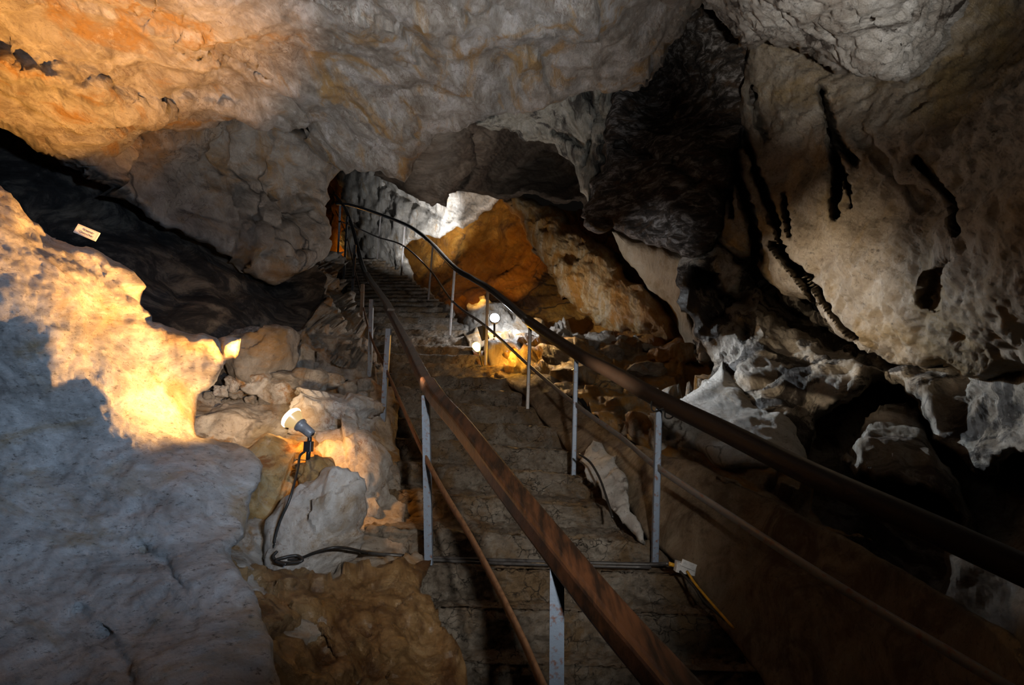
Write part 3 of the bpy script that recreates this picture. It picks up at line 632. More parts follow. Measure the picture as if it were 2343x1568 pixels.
# left rock, floor and rubble
rockmass('left_outcrop', [(-600, 50), (0, 430), (40, 465), (65, 500), (105, 532), (132, 548), (165, 556), (200, 560), (240, 580), (285, 605), (322, 640), (335, 655), (322, 672), (328, 705), (348, 725), (335, 732), (370, 742), (430, 762), (500, 775), (528, 770), (555, 776), (552, 800), (540, 822), (530, 815), (522, 830), (505, 862), (480, 890), (452, 908), (450, 940), (446, 1000), (490, 1012), (545, 1022), (585, 1045), (605, 1075), (598, 1105), (575, 1135), (572, 1180), (560, 1230), (520, 1262), (535, 1290), (560, 1330), (600, 1420), (625, 1500), (640, 1568), (700, 1800), (-600, 1900)],
    [(-600, 300, 2.2), (0, 430, 2.46), (132, 548, 2.64), (240, 580, 2.75), (335, 655, 2.86), (345, 725, 2.83), (450, 765, 2.86), (555, 776, 2.89), (540, 820, 2.90), (460, 900, 2.93), (0, 690, 2.2), (130, 780, 2.32), (250, 900, 2.44), (310, 1000, 2.5), (0, 540, 2.34), (130, 600, 2.53), (250, 690, 2.69), (400, 830, 2.87), (445, 900, 2.92), (60, 640, 2.34), (200, 780, 2.50), (350, 920, 2.68), (440, 980, 2.82), (400, 1040, 2.54), (0, 800, 2.26), (200, 950, 2.42), (0, 1000, 2.32), (150, 1000, 2.41), (300, 1200, 2.27), (450, 1100, 2.42), (600, 1080, 2.62), (550, 1035, 2.74), (570, 1200, 2.42), (480, 1250, 2.18), (530, 1290, 2.10), (600, 1420, 1.84), (640, 1568, 1.66), (300, 1400, 1.94), (0, 1300, 2.1), (0, 1568, 1.7), (300, 1568, 1.62), (-600, 1000, 2.2), (400, 1700, 1.45), (150, 1250, 2.2)],
    M['left_rock'], step=7, jagamp=.10, rim=(22, .035), thick=.35, seed=24,
    noise=[('fbm', .9, .04), ('fbm', 2.6, .03, (.8, .3, -.4), 2), ('ridge', 5, .016, (.8, .3, -.6), 3), ('pit', 7, .015), ('fbm', 12, .014), ('fbm', 30, .006)],
    creases=[ ([(330, 1260), (380, 1290), (420, 1350)], 10, .03), ([(500, 780), (512, 830), (490, 870)], 10, .06), ([(180, 1400), (260, 1480), (300, 1560)], 14, .03), ([(60, 520), (200, 600), (320, 700)], 14, .05)],
    label='huge pale sloping rock filling the left foreground', cat='rock')

rockmass('floor', [(420, 850), (470, 880), (520, 850), (600, 880), (680, 870), (760, 880), (850, 870), (900, 900), (905, 1000), (930, 1150), (930, 1270), (985, 1290), (960, 1330), (985, 1390), (1000, 1430), (1030, 1490), (1050, 1520), (1080, 1600), (1150, 1800), (560, 1800), (500, 1330), (440, 1000)],
    [(450, 900, 3.9), (560, 880, 4.2), (680, 880, 4.3), (850, 880, 4.9), (880, 1000, 4.1), (850, 1100, 3.6), (900, 1200, 3.1), (930, 1270, 2.9), (985, 1300, 2.8), (700, 1300, 2.65), (600, 1290, 2.5), (520, 1280, 2.35), (480, 1000, 3.55), (620, 1000, 3.65), (640, 1150, 2.95), (700, 1400, 2.3), (700, 1568, 2.0), (850, 1500, 2.2), (1000, 1430, 2.55), (1060, 1560, 2.25), (560, 1450, 2.0), (600, 1568, 1.85), (1150, 1800, 1.8), (500, 1800, 1.5), (740, 1000, 3.5)],
    M['ground'], step=7, jagamp=.12, rim=(10, .01), thick=.4, seed=25, structure=True,
    noise=[('fbm', 1.5, .07), ('facet', 2.2, .05), ('lump', 6, .03), ('fbm', 16, .012)])

rockmass('mud_flow', [(500, 1275), (560, 1285), (620, 1292), (690, 1296), (720, 1320), (770, 1335), (830, 1300), (900, 1290), (985, 1288), (970, 1320), (960, 1350), (985, 1390), (1000, 1430), (1030, 1480), (1050, 1510), (1075, 1568), (1150, 1800), (600, 1800), (540, 1400)],
    [(500, 1275, 2.3), (620, 1292, 2.5), (720, 1330, 2.48), (830, 1300, 2.62), (985, 1290, 2.72), (990, 1400, 2.5), (1060, 1540, 2.2), (860, 1450, 2.25), (700, 1400, 2.2), (700, 1568, 1.9), (600, 1500, 1.85), (850, 1568, 2.05), (1150, 1800, 1.7), (560, 1800, 1.4), (620, 1400, 2.1)],
    M['mud'], step=6, jagamp=.14, rim=(14, .02), thick=.25, seed=26,
    noise=[('fbm', 2, .09), ('facet', 3.5, .04), ('fbm', 6, .04), ('lump', 9, .025), ('fbm', 22, .012)],
    creases=[([(760, 1560), (700, 1450), (640, 1380), (600, 1330)], 24, .05), ([(880, 1568), (900, 1500), (870, 1400)], 18, -.04)],
    label='wet ochre mud bank between the left rock and the lowest steps', cat='mud bank')

rockmass('stacked_stone_wall', [(700, 600), (735, 580), (760, 590), (775, 640), (800, 700), (835, 760), (870, 830), (900, 900), (850, 910), (790, 905), (740, 890), (690, 870), (660, 860), (664, 800), (690, 750), (720, 700), (745, 660), (715, 640)],
    [(720, 610, 6.6), (760, 600, 7.5), (770, 680, 6.8), (740, 700, 6.0), (690, 780, 5.0), (670, 860, 4.5), (780, 780, 5.8), (850, 860, 5.4), (790, 900, 4.8), (740, 850, 4.7), (890, 890, 5.2)],
    M['rubble'], step=5, jagamp=.2, rim=(8, .02), thick=.4, seed=27,
    noise=[('facet', 2.4, .22), ('facet', 5, .08), ('lump', 6, .05), ('fbm', 14, .02)],
    label='stacked broken stone bank left of the stairs under the left railing', cat='stone bank')

bl = [
 ('boulder', 738, 1190, 2.82, 104, 136, .30, 'boulder', 16, .08, 5, 'large white boulder below the spotlight, cable looping down its left side'),
 ('boulder', 800, 1100, 3.4, 92, 142, .30, 'boulder', -20, .15, 5, 'tall pale boulder between the white boulder and the lowest steps'),
 ('boulder', 655, 1100, 3.1, 110, 110, .28, 'ochre_boulder', 35, .5, 5, 'ochre boulder glowing orange under the spotlight head'),
 ('boulder', 770, 955, 3.75, 100, 62, .30, 'boulder', 10, .6, 5, 'flat topped boulder behind the spotlight with rusty streaks'),
 ('boulder', 520, 1005, 3.8, 110, 80, .30, 'ground', 10, .45, 5, 'pale gritty boulder left of the spotlight, carrying the lamp shadow'),
 ('boulder', 712, 1088, 2.86, 46, 40, .12, 'ochre_boulder', 0, .5, 4, 'small ochre boulder holding the foot of the spotlight'),
]
for n, (nm, x, y, d, rx, ry, rd, mt, rot, bx, sub, lab) in enumerate(bl):
    boulder(nm, x, y, d, rx, ry, rd, M[mt], rot, bx, [('facet', 3.2, .03), ('fbm', 3, .035), ('ridge', 6, .018, (.5, 0, .8), 3), ('fbm', 14, .010)], sub, 40 + n, lab)

st = [(592, 878, 34, 30, 0), (662, 872, 42, 22, 15), (640, 900, 46, 34, 20), (715, 878, 40, 36, 5), (560, 868, 20, 18, 0), (530, 880, 18, 16, 30), (505, 895, 16, 13, 0), (540, 905, 15, 13, 20), (575, 915, 14, 12, 0), (478, 905, 12, 11, 0), (760, 872, 30, 20, 0), (800, 895, 26, 22, 10), (835, 880, 24, 20, 0), (820, 915, 26, 18, 0), (700, 905, 18, 14, 0), (610, 925, 20, 16, 30), (515, 920, 10, 9, 0), (490, 925, 9, 8, 0)]
slab = ['brown angular stone just above the gravel, first of the rubble row', 'flat grey brown stone at the foot of the dark shadow', 'pointed cream stone right behind the spotlight head', 'dark brown rounded stone under the stacked bank', 'small cream stone beside the black gap in the rubble', 'small pale stone at the left end of the rubble row', 'tiny pale stone near the edge of the left rock', None, None, None, 'light grey block lying against the stacked stone bank', 'grey stone beside the left edge of the stairs', 'brown stone touching the stair edge under the left railing', 'rough stone above the flat boulder near the stairs', None, None, None, None]
for n, (x, y, rx, ry, rot) in enumerate(st):
    lab = slab[n] or 'pebble of the loose gravel beside the left rock'
    boulder('stone', x, y, 4.0 + .25 * (x - 560) / 200, rx, ry, rx * .0032, M['rubble' if n not in (0, 2, 4, 5, 6) else 'boulder'], rot, .7, [('facet', 8, .02), ('fbm', 16, .006)], 3, 70 + n, lab, 'stone', 'rubble stones at the top of the left floor' if slab[n] is None else None)
for n, (x, y, r) in enumerate([(645, 1290, 14), (672, 1296, 11), (700, 1290, 16), (620, 1285, 10)]):
    boulder('stone', x, y, 2.6, r, r * .8, .03, M['boulder'], 20 * n, .7, [('fbm', 16, .004)], 3, 95 + n, ['pale pebble under the cable loop, left of two', 'small pebble touching the cable loop', 'brown pebble at the foot of the white boulder', 'tiny pebble left of the cable loop'][n], 'stone')
rr = [(1535, 815, 5.5, 52, 30, -10, 'orange_pale', 'tan striped stone block at the right end of the ledge'),
      (1465, 985, 3.75, 44, 40, 20, 'ground', 'white angular stone behind the right railing post'),
      (1545, 1000, 3.6, 70, 55, 5, 'mound', 'broad white cracked stone right of the right railing post'),
      (1400, 815, 5.8, 36, 22, 0, 'rubble', 'brown lumpy stone under the right handrail'),
      (1380, 880, 5.0, 40, 26, 0, 'ochre_boulder', 'knobbly orange stone on the ledge behind the railing'),
      (1480, 850, 5.2, 46, 22, 0, 'rubble', 'dark crumbly stone in the middle of the ledge'),
      (1228, 748, 7.5, 24, 18, 0, 'orange_pale', 'rounded orange stone right of the white lamp'),
      (1280, 770, 6.9, 32, 14, 0, 'rubble', 'pale flat stone under the right handrail, near the white lamp'),
      (1330, 870, 5.2, 30, 24, 10, 'ochre_boulder', 'orange stone above the retaining wall top'),
      (1620, 800, 4.9, 30, 28, 0, 'pillar', 'grey stone at the foot of the mottled pillar')]
for n, (x, y, d, rx, ry, rot, mt, lab) in enumerate(rr):
    boulder('stone', x, y, d, rx, ry, rx * d / F * .9, M[mt], rot, .55, [('facet', 5, .05), ('lump', 9, .03), ('fbm', 14, .012)], 4, 120 + n, lab, 'stone')

# ------------------------------------------------------------------ staircase
KEY = [(-3, 1060, 1700, 2.25, 1950, 1730, 2.05), (-2, 1035, 1516, 2.52, 1830, 1545, 2.3), (-1, 1000, 1391, 2.68, 1680, 1412, 2.45), (0, 945, 1297, 2.86, 1575, 1315, 2.62), (1, 880, 1207, 3.04, 1484, 1244, 2.82), (2, 875, 1122, 3.43, 1408, 1164, 3.2), (3, 868, 1055, 3.81, 1335, 1094, 3.6), (4, 862, 1000, 4.2, 1275, 1031, 4.0), (5, 855, 953, 4.58, 1228, 974, 4.4), (6, 850, 914, 4.97, 1196, 931, 4.8), (7, 846, 882, 5.35, 1166, 895, 5.2), (8, 842, 853, 5.74, 1140, 863, 5.6), (9, 839, 827, 6.12, 1112, 834, 6.0), (12, 832, 765, 7.28, 1030, 770, 7.2), (15, 822, 723, 8.44, 1005, 726, 8.4), (18, 812, 690, 9.6, 980, 691, 9.5), (22, 800, 657, 10.8, 940, 658, 10.7), (26, 788, 631, 12.0, 905, 630, 11.9), (30, 770, 606, 13.2, 868, 603, 13.0), (33, 755, 590, 14.2, 840, 586, 14.0)]
def stair(k):
    for a, b in zip(KEY[:-1], KEY[1:]):
        if a[0] <= k <= b[0]:
            t = (k - a[0]) / (b[0] - a[0]); q = [x + (y - x) * t for x, y in zip(a, b)]
            return at(q[1], q[2], q[3]), at(q[4], q[5], q[6])
case = empty('staircase', at(1200, 1400, 2.6), 'rough concrete staircase climbing between the two handrails to the back of the cave', 'staircase')
for k in range(-3, 33):
    L, R = stair(k); L2, R2 = stair(k + 1)
    if k > -3: Lp, Rp = stair(k - 1)
    else: Lp, Rp = L - [0, .2, .18], R - [0, .2, .18]
    wdt = R - L; side = wdt / np.linalg.norm(wdt)
    exl = .12 if k < 9 else .05; exr = .12 if k < 2 else .3
    L = L - side * exl; R = R + side * exr; L2 = L2 - side * exl; R2 = R2 + side * exr
    zL, zR = L[2], R[2]; pz = min(Lp[2], Rp[2]) - .03
    cols = 90 if k < 6 else (50 if k < 14 else 24)
    nr = 16 if k < 6 else (10 if k < 14 else 6); ntd = 14 if k < 6 else (8 if k < 14 else 5)
    vs = []
    T = np.linspace(0, 1, cols)[:, None]
    for j in range(nr):                                    # riser, rising
        f = j / (nr - 1); base = L + (R - L) * T; q = base.copy()
        hh = base[:, 2] - pz
        q[:, 2] = pz + hh * (f if f < .9 else .9 + (f - .9) * .9)
        q[:, 1] += .02 * (1 - f) * 0 + (.02 * max(0, (f - .8) / .2) ** 2)
        vs.append(q)
    for j in range(ntd):                                   # tread, going back
        f = (j + .6) / ntd; q = (L + (R - L) * T) * (1 - f) + (L2 + (R2 - L2) * T + np.array([0, .06, 0])) * f
        q[:, 2] = (L + (R - L) * T)[:, 2] - .004 * f
        vs.append(q)
    q = vs[-1].copy(); q[:, 2] = pz - .02; vs.append(q)
    A = np.array(vs); m = len(vs)
    Pf = A.reshape(-1, 3)
    Nn = grid_normals(A, None).reshape(-1, 3)
    if (Nn[cols * 3 + cols // 2] @ np.array([0, -1, 0])) < 0: Nn = -Nn
    amp = noise_sum(Pf, [('fbm', 3, .022), ('fbm', 8, .012), ('facet', 12, .010), ('crack', 12, .010), ('fbm', 24, .012), ('pit', 22, .010)], 5 + k)
    Pf = Pf + Nn * amp[:, None]
    fs = []
    for i in range(m - 1):
        for j in range(cols - 1):
            fs.append([i * cols + j, i * cols + j + 1, (i + 1) * cols + j + 1, (i + 1) * cols + j])
    fs.append([i * cols for i in range(m)]); fs.append([i * cols + cols - 1 for i in range(m)][::-1])
    fs.append([cols - 1 - i for i in range(cols)] + [(m - 1) * cols + i for i in range(cols)])
    mesh_obj('step', Pf, fs, M['concrete'], case, origin=(L + R) / 2)

# ------------------------------------------------------------------ railings
def railing(label, rail_px, sections, mid_px, posts, w, h, post_mat, midmat, lside, prof='box'):
    root = empty('handrail', at(*posts[0][2:5]), label, 'handrail', None)
    path = smooth_path([at(*p) for p in rail_px], 8)
    for (a, b, mt, dz, ww, hh, nm) in sections:
        a = int(a * (len(path) - 1)); b = int(b * (len(path) - 1))
        seg = [p + np.array([0, 0, dz]) for p in path[a:b + 1]]
        pr = rrect(ww, hh, min(ww, hh) * .22, 3) if prof == 'box' else rrect(ww, hh, min(ww, hh) * .45, 4)
        vs, fs = sweep(seg, pr)
        mesh_obj('top_rail', vs, fs, M[mt], root, smooth=(prof != 'box'), origin=seg[0])
    vs, fs = sweep(smooth_path([at(*p) for p in mid_px], 6), rrect(.012, .034, .003, 1))
    mesh_obj('mid_rail', vs, fs, M[midmat], root, origin=at(*mid_px[0]))
    for (tx, ty, bx, by, d, mt) in posts:
        a = at(bx, by, d); b = at(tx, ty, d)
        s = .040; t = .006
        if prof == 'box':      # steel angle: one flange faces the viewer, the other runs back
            pr = [(-s / 2, 0), (s / 2, 0), (s / 2, t), (-s / 2 + t, t), (-s / 2 + t, s), (-s / 2, s)]
            pr = [(x * 1, y) for x, y in pr]
            pr = [(s / 2, 0), (s / 2, s), (s / 2 - t, s), (s / 2 - t, t), (-s / 2, t), (-s / 2, 0)]
        else:
            pr = rrect(.034, .034, .006, 2)
        vs = []; m = len(pr); fs = []
        for c in (a, b):
            for x, y in pr: vs.append(c + np.array([x, y, 0]))
        for j in range(m): fs.append([j, (j + 1) % m, m + (j + 1) % m, m + j])
        fs.append(list(range(m))[::-1]); fs.append([m + j for j in range(m)])
        mesh_obj('post', vs, fs, M[mt], root, smooth=False, origin=a)
    return root

LR = [(768, 447, 14.0), (790, 478, 12.2), (806, 520, 10.6), (817, 562, 9.3), (828, 605, 8.2), (842, 638, 7.3), (862, 668, 6.3), (884, 700, 5.5), (905, 738, 4.75), (935, 795, 3.85), (985, 893, 2.84), (1060, 985, 2.36), (1150, 1105, 1.93), (1275, 1265, 1.56), (1400, 1420, 1.33), (1530, 1570, 1.15), (1700, 1770, .96)]
railing('left handrail of brown wood on grey steel angle posts, in front of the stairs', LR,
        [(0, .335, 'rail_dark', 0, .065, .05, ''), (.30, .475, 'greysteel', .035, .07, .035, ''), (.44, .64, 'wood', 0, .07, .055, ''), (.62, 1, 'wood', .008, .082, .07, '')],
        [(768, 482, 14), (790, 530, 11.6), (805, 590, 9.6), (822, 660, 8), (845, 760, 5.4), (885, 850, 4.25), (975, 1050, 2.8), (1080, 1235, 2.2), (1180, 1430, 1.75), (1245, 1575, 1.5), (1330, 1750, 1.3)],
        [(1275, 1275, 1273, 1720, 1.52, 'steel'), (973, 905, 980, 1294, 2.80, 'steel'), (888, 752, 873, 996, 4.23, 'steel'), (849, 685, 844, 886, 5.35, 'steel'), (829, 650, 824, 815, 6.6, 'greysteel'), (812, 560, 801, 745, 8.6, 'rail_dark'), (794, 495, 783, 690, 10.8, 'rail_dark'), (778, 470, 770, 640, 12.6, 'rail_dark')],
        .05, .05, 'steel', 'rust', 1)
RR = [(770, 466, 14.3), (805, 470, 13.6), (870, 491, 12.2), (926, 513, 10.9), (958, 532, 10.2), (990, 560, 9.3), (1040, 612, 7.3), (1080, 637, 6.65), (1116, 658, 6.05), (1160, 692, 5.5), (1213, 737, 4.78), (1318, 808, 3.76), (1400, 852, 3.3), (1505, 912, 2.78), (1650, 983, 2.38), (1845, 1080, 2.0), (2100, 1195, 1.7), (2343, 1305, 1.5), (2600, 1420, 1.33)]
railing('right handrail, dark rounded rail curving up the right side of the stairs', RR,
        [(0, .56, 'rail_dark', 0, .08, .075, ''), (.555, 1, 'wood_dark', 0, .10, .085, '')],
        [(775, 505, 14.2), (820, 523, 13.2), (865, 543, 12.2), (922, 562, 10.9), (985, 620, 9.3), (1036, 690, 7.3), (1113, 748, 6.05), (1212, 838, 4.78), (1316, 925, 3.76), (1420, 1000, 3.2), (1502, 1068, 2.77), (1700, 1200, 2.3), (1860, 1305, 2.02), (2000, 1392, 1.84), (2200, 1510, 1.62), (2400, 1630, 1.45)],
        [(1507, 925, 1498, 1296, 2.77, 'steel'), (1318, 820, 1312, 1088, 3.76, 'steel'), (1213, 745, 1207, 936, 4.78, 'greysteel'), (1116, 665, 1111, 836, 6.05, 'greysteel'), (1040, 618, 1029, 768, 7.3, 'greysteel'), (990, 566, 980, 688, 9.3, 'greysteel'), (926, 520, 918, 630, 10.9, 'greysteel'), (871, 496, 863, 594, 12.2, 'greysteel')],
        .06, .05, 'steel', 'greysteel', 0, 'round')

# ------------------------------------------------------------------ spotlight on the boulder
dl = 2.78
lamp = empty('spotlight', at(705, 1060, dl), 'lit floodlight bulb on a black stake standing on the boulder, lower left', 'lamp')
k = dl / F
P0 = at(686, 972, dl); ax = np.array([-.80, .10, .58]); ax /= np.linalg.norm(ax)
lens_c = P0 + ax * .085
lathe('socket', [(.020, -.075), (.025, -.07), (.027, -.02), (.030, 0), (.036, .004), (.037, .016), (.033, .02)], P0 - ax * .015, ax, M['lampgrey'], lamp)
gm, nt, b = nodes('lamp_reflector_glass')
b.inputs['Base Color'].default_value = (.32, .24, .13, 1); b.inputs['Roughness'].default_value = .3
b.inputs['Emission Color'].default_value = (1, .62, .22, 1); b.inputs['Emission Strength'].default_value = .45
M['lampback'] = gm
M['bulb'] = glow('bulb_face', (1, .72, .38), 9.0)
lathe('reflector', [(.028, .004), (.034, .012), (.046, .032), (.056, .052)], P0, ax, M['lampback'], lamp, caps=False)
lathe('bulb_lens', [(.056, .052), (.060, .060), (.058, .070), (.048, .080), (.030, .088), (.004, .091)], P0, ax, M['bulb'], lamp)
e0 = P0 - ax * .088
tube('elbow', [e0 + ax * .02, e0, at(709, 994, dl) + np.array([0, 0, .02]), at(708, 1012, dl)], .0115, M['black'], lamp)
tube('stake', [at(708, 1008, dl), at(704, 1062, dl)], .012, M['black'], lamp)
box_obj('bracket', at(706, 1022, dl), .042, .042, .052, M['black'], lamp)
tube('cross_bar', [at(678, 1052, dl - .02), at(717, 1055, dl - .02)], .0022, M['rust'], lamp)

cpts = [(697, 1034, 2.75), (686, 1044, 2.72), (682, 1070, 2.66), (672, 1110, 2.58), (660, 1150, 2.54), (642, 1190, 2.54), (630, 1228, 2.54), (628, 1255, 2.54), (640, 1274, 2.54), (662, 1281, 2.52), (690, 1277, 2.52), (722, 1264, 2.5), (760, 1254, 2.5), (790, 1254, 2.55), (815, 1259, 2.62), (840, 1266, 2.72)]
cb = tube('power_cable', [at(*p) for p in cpts], .0065, M['cable'], None, 6)
tag(cb, 'black cable looping from the spotlight down the white boulder', 'cable')
cb = tube('cable_coil', [at(*p) for p in [(634, 1262, 2.50), (625, 1275, 2.48), (640, 1287, 2.47), (670, 1288, 2.47), (692, 1283, 2.48), (680, 1272, 2.5), (650, 1276, 2.47), (630, 1284, 2.46), (655, 1292, 2.45)]], .007, M['cable'], None, 6)
tag(cb, 'tangle of black cable lying at the foot of the white boulder', 'cable')
pp = tube('conduit', [at(*p) for p in [(828, 1263, 2.74), (880, 1269, 2.88), (960, 1275, 2.90), (1100, 1281, 2.86), (1300, 1287, 2.78), (1480, 1292, 2.70), (1530, 1290, 2.66)]], .010, M['pipe'], None, 4)
tag(pp, 'dark conduit pipe running across the foot of a step', 'pipe')
pp = tube('conduit', [at(*p) for p in [(900, 1276, 2.86), (1100, 1288, 2.82), (1300, 1294, 2.74), (1490, 1299, 2.66)]], .008, M['pipe'], None, 4)
tag(pp, 'thinner dark pipe lying just in front of the conduit on the step', 'pipe')

# cables and junction box, lower right
jb = empty('junction_box', at(1567, 1302, 2.55), 'small white broken junction box at the foot of the right retaining wall', 'box')
jc = at(1567, 1300, 2.52)
Aj = [[.96, .1, -.22], [-.1, .99, .05], [.2, .0, .97]]
box_obj('housing', jc, .095, .035, .045, M['whiteplastic'], jb, .006, Aj)
box_obj('lid', jc + np.array([.012, -.02, .018]), .075, .008, .030, M['whiteplastic'], jb, .003, [[.90, .1, -.38], [-.1, .99, .05], [.38, 0, .92]])
tube('cable_gland', [jc + np.array([-.05, 0, .012]), jc + np.array([-.072, 0, .018])], .009, M['yellow'], jb)
for pts, mt, lab in ((([(1556, 1308, 2.5), (1590, 1345, 2.42), (1610, 1375, 2.38), (1660, 1420, 2.3)]), 'cable', 'black cable dropping from the white junction box, left of the yellow one'),
                     (([(1572, 1308, 2.5), (1590, 1335, 2.43), (1612, 1362, 2.38), (1680, 1440, 2.26)]), 'yellow', 'yellow cable dropping from the white junction box')):
    tag(tube('power_cable', [at(*p) for p in pts], .006, M[mt], None, 5), lab, 'cable')
tag(tube('power_cable', [at(*p) for p in [(1326, 1040, 3.42), (1350, 1058, 3.3), (1372, 1095, 3.15), (1388, 1140, 3.0), (1402, 1185, 2.88)]], .007, M['cable'], None, 6), 'black cable hanging over the white rock sliver beside the steps', 'cable')
wr = tube('wire_loop', [at(*p) for p in [(1492, 915, 2.76), (1490, 932, 2.72), (1497, 942, 2.70), (1520, 935, 2.66), (1522, 955, 2.68), (1535, 957, 2.66), (1545, 945, 2.62), (1542, 932, 2.60)]], .004, M['cable'], None, 6)
tag(wr, 'black wire looped around the right rail post under the wooden handrail', 'wire')

# ------------------------------------------------------------------ small lamps by the stairs
wl = empty('white_floodlight', at(1132, 760, 6.75), 'bright round white lamp behind the right railing', 'lamp')
Pw = at(1132, 728, 6.75); aw = np.array([.10, -.97, .2]); aw /= np.linalg.norm(aw)
M['whiteglow'] = glow('white_lamp_face', (.82, .93, 1), 40)
lathe('housing', [(.03, -.10), (.06, -.09), (.072, -.01), (.075, .004), (.068, .006)], Pw, aw, M['black'], wl)
lathe('lamp_face', [(.066, .004), (.06, .012), (.03, .02), (.004, .022)], Pw, aw, M['whiteglow'], wl)
tube('stand', [Pw - aw * .06, at(1131, 772, 6.8)], .014, M['black'], wl)
yl = empty('amber_lamp', at(1098, 830, 5.95), 'small amber lamp glowing at the right edge of the steps', 'lamp')
M['amberglow'] = glow('amber_lamp_face', (1, .58, .14), 7)
Py = at(1091, 795, 6.1); ay = np.array([.35, -.2, .75]); ay = np.array([-.25, -.75, .6]); ay /= np.linalg.norm(ay)
lathe('bulb', [(.02, -.05), (.03, -.045), (.045, 0), (.05, .03), (.04, .05), (.006, .06)], Py, ay, M['amberglow'], yl)
lathe('socket', [(.016, -.10), (.02, -.09), (.022, -.05)], Py, ay, M['lampgrey'], yl)
tube('stand', [Py - ay * .09, at(1098, 815, 6.05), at(1104, 838, 6.0)], .008, M['black'], yl)
# lamp shade box hiding behind the post above the amber lamp
sh = box_obj('lamp_shield', at(1106, 762, 6.4), .10, .05, .18, M['black'], None, .01, [[.95, 0, .3], [0, 1, 0], [-.3, 0, .95]])
tag(sh, 'dark metal lamp shield behind the right rail post, above the amber lamp', 'shield')

# ------------------------------------------------------------------ sign
sg = empty('sign', at(203, 545, 2.83), 'small cream rectangular sign standing on the left rock, KLEINER GLETSCHER', 'sign')
sg['label'] = 'small tilted cream sign with two lines of lettering, standing on top of the left rock'
c00, c10, c01 = at(179, 512, 2.82), at(229, 533, 2.85), at(174, 533, 2.82)
ux = c10 - c00; wS = np.linalg.norm(ux); ux /= wS
uy = c00 - c01; hS = np.linalg.norm(uy); uy = uy - ux * (uy @ ux); uy /= np.linalg.norm(uy)
un = np.cross(ux, uy)
cen = c00 + ux * wS / 2 - uy * hS / 2
box_obj('board', cen - un * .004, wS, hS, .006, M['signwhite'], sg, .002, [ux, uy, un])
fr = []
for (ox, oy, w2, h2) in ((0, hS * .42, wS * .92, .0009), (0, -hS * .42, wS * .92, .0009), (-wS * .46, 0, .0009, hS * .84), (wS * .46, 0, .0009, hS * .84)):
    fr.append((ox, oy, w2, h2))
vs = []; fs = []
for ox, oy, w2, h2 in fr:
    o = len(vs); c = cen + ux * ox + uy * oy + un * .0004
    for sx, sy in ((-1, -1), (1, -1), (1, 1), (-1, 1)): vs.append(c + ux * sx * w2 / 2 + uy * sy * h2 / 2)
    fs.append([o, o + 1, o + 2, o + 3])
mesh_obj('border_line', vs, fs, M['signtext'], sg, smooth=False, origin=cen)
for i, (txt, oy) in enumerate((('Kleiner', hS * .14), ('Gletscher', -hS * .20))):
    cu = bpy.data.curves.new('lettering', 'FONT'); cu.body = txt; cu.size = hS * .36; cu.align_x = 'CENTER'; cu.align_y = 'CENTER'; cu.extrude = .0002
    to = bpy.data.objects.new('lettering', cu); COL.objects.link(to)
    dg = bpy.context.evaluated_depsgraph_get(); me = bpy.data.meshes.new_from_object(to.evaluated_get(dg))
    bpy.data.objects.remove(to)
    ob = bpy.data.objects.new('lettering', me); COL.objects.link(ob); me.materials.append(M['signtext'])
    R = Matrix((ux, uy, un)).transposed().to_4x4()
    R.translation = Vector(cen + uy * oy + un * .001 + ux * (.004 if i else .008))
    ob.parent = sg; ob.matrix_basis = Matrix.Translation(-sg.location) @ R

# ------------------------------------------------------------------ lights
def light(name, typ, loc, col, power, aim=None, size=.05, angle=60, blend=.5):
    l = bpy.data.lights.new(name, typ); l.energy = power; l.color = col; l.shadow_soft_size = size
    o = bpy.data.objects.new(name, l); COL.objects.link(o); o.location = Vector(loc)
    if typ == 'SPOT': l.spot_size = math.radians(angle); l.spot_blend = blend
    if aim is not None:
        o.rotation_euler = (Vector(aim) - Vector(loc)).to_track_quat('-Z', 'Y').to_euler()
    return o
WARM = (1, .56, .20); COOL = (.62, .78, 1.0); NEUT = (1, .93, .84)
lp = P0 + ax * .13
light('spotlight_beam', 'SPOT', lp, (1, .50, .14), 200, at(290, 870, 2.6), .03, 76, 1)
light('spotlight_roof_beam', 'SPOT', lp + np.array([0, 0, .05]), (1, .44, .09), 560, at(140, 150, 2.5), .03, 78, .9)
light('spotlight_spill', 'SPOT', P0 + ax * .05 + np.array([.07, .12, .08]), (1, .43, .07), 26, at(740, 1060, 3.1), .03, 92, .9)
light('spotlight_ground_glow', 'SPOT', lp + np.array([0, 0, .03]), (1, .66, .34), 70, at(540, 960, 3.9), .03, 80, .9)
light('right_wall_fill', 'SPOT', lp + np.array([.15, -.1, .2]), (1, .80, .56), 480, at(1850, 720, 3.5), .03, 31, 1)  # added narrow fill for the right wall, set beside the spotlight
light('overhang_fill', 'SPOT', lp + np.array([.15, -.1, .2]), (.9, .94, 1), 170, at(1480, 570, 4.6), .03, 15, .9)  # added cool fill aimed at the dark overhang
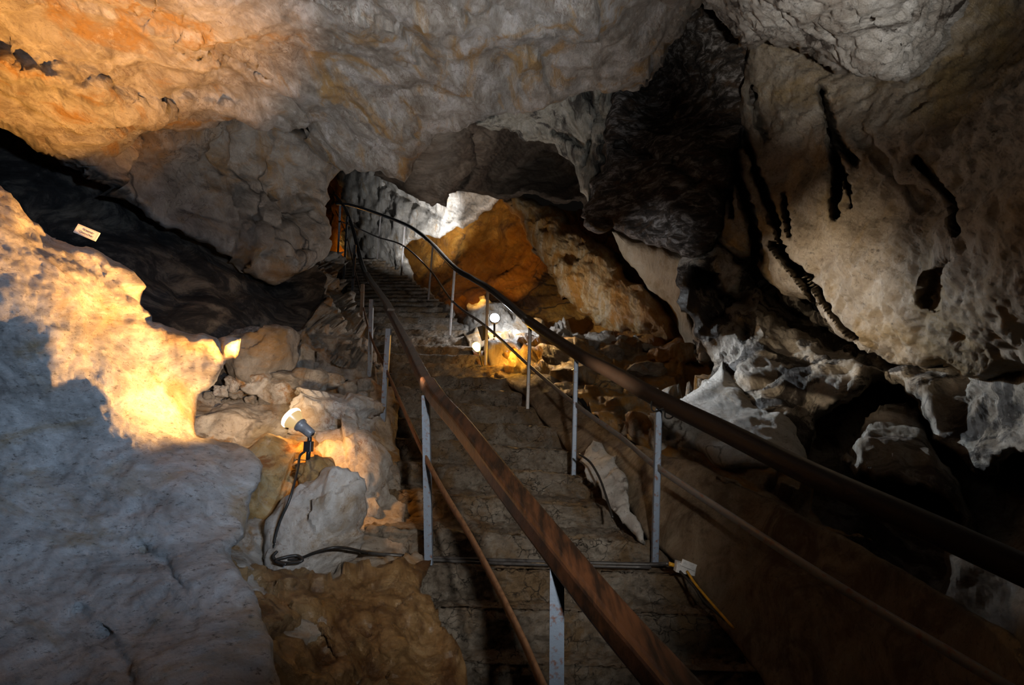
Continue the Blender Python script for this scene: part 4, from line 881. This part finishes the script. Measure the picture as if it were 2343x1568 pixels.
# unseen floodlights beside the viewpoint, with added fills for steps and boulder
light('cool_floodlight', 'SPOT', CAM + np.array([.75, -.15, .35]), (.50, .70, 1), 300, at(300, 840, 2.5), .06, 50, 1)
light('step_fill', 'SPOT', CAM + np.array([.5, -.15, .35]), NEUT, 210, at(1060, 1050, 3.4), .06, 54, 1)  # unseen fill added to brighten the steps
light('roof_floodlight', 'SPOT', CAM + np.array([-.1, -.4, -.6]), (.92, .95, 1), 980, at(870, 10, 2.7), .06, 52, 1)
light('boulder_fill', 'SPOT', CAM + np.array([.4, -.3, -.5]), (1, .95, .88), 560, at(1950, -20, 2.6), .05, 25, .9)  # extra spot put in just to light the hanging boulder
# white and amber stair lamps, and added fills that have no fixture
lw = Pw + aw * .12
light('white_wall_fill', 'SPOT', at(985, 600, 9.6), (.97, .98, 1), 620, at(945, 460, 12.2), .04, 66, .6)  # added light for the white wall, stands away from the white lamp
light('wall_lip_fill', 'SPOT', at(1080, 535, 9.3), (.97, .98, 1), 55, at(1090, 450, 10.6), .04, 70, .8)  # second added light, brightens only the lip of that wall
light('white_lamp_spill', 'POINT', Pw + np.array([.02, .16, .05]), (.95, .96, 1), 48, size=.05)
light('white_lamp_side_beam', 'SPOT', lw + np.array([.1, -.1, .5]), (.82, .92, 1), 720, at(1640, 790, 4.0), .04, 27, .9)
light('amber_lamp_glow', 'POINT', at(1160, 800, 5.9), (1, .46, .045), 16, size=.04)
light('amber_beam', 'SPOT', at(1150, 800, 6.4), (1, .56, .14), 600, at(1330, 690, 8.0), .05, 72, .6)
light('amber_hollow_fill', 'SPOT', at(1075, 690, 7.7), (1, .48, .07), 190, at(1130, 570, 11), .05, 62, .8)  # added amber light for the back wall hollow, no lamp stands here
light('amber_ledge_fill', 'SPOT', at(1230, 715, 6.4), (1, .58, .2), 60, at(1380, 880, 4.9), .05, 62, .9)  # no fixture, added to lift the ledge behind the railing
light('far_passage_lamp', 'POINT', at(755, 560, 17.6), (1, .48, .10), 10, size=.05)

w = bpy.data.worlds.new('world'); scene.world = w; w.use_nodes = True
w.node_tree.nodes['Background'].inputs[0].default_value = (.5, .42, .35, 1); w.node_tree.nodes['Background'].inputs[1].default_value = .004
scene.view_settings.view_transform = 'Standard'; scene.view_settings.look = 'None'; scene.view_settings.gamma = 1
scene.view_settings.exposure = 0.35; scene.view_settings.use_curve_mapping = False
scene.cycles.max_bounces = 5; scene.cycles.diffuse_bounces = 3; scene.cycles.sample_clamp_indirect = 4
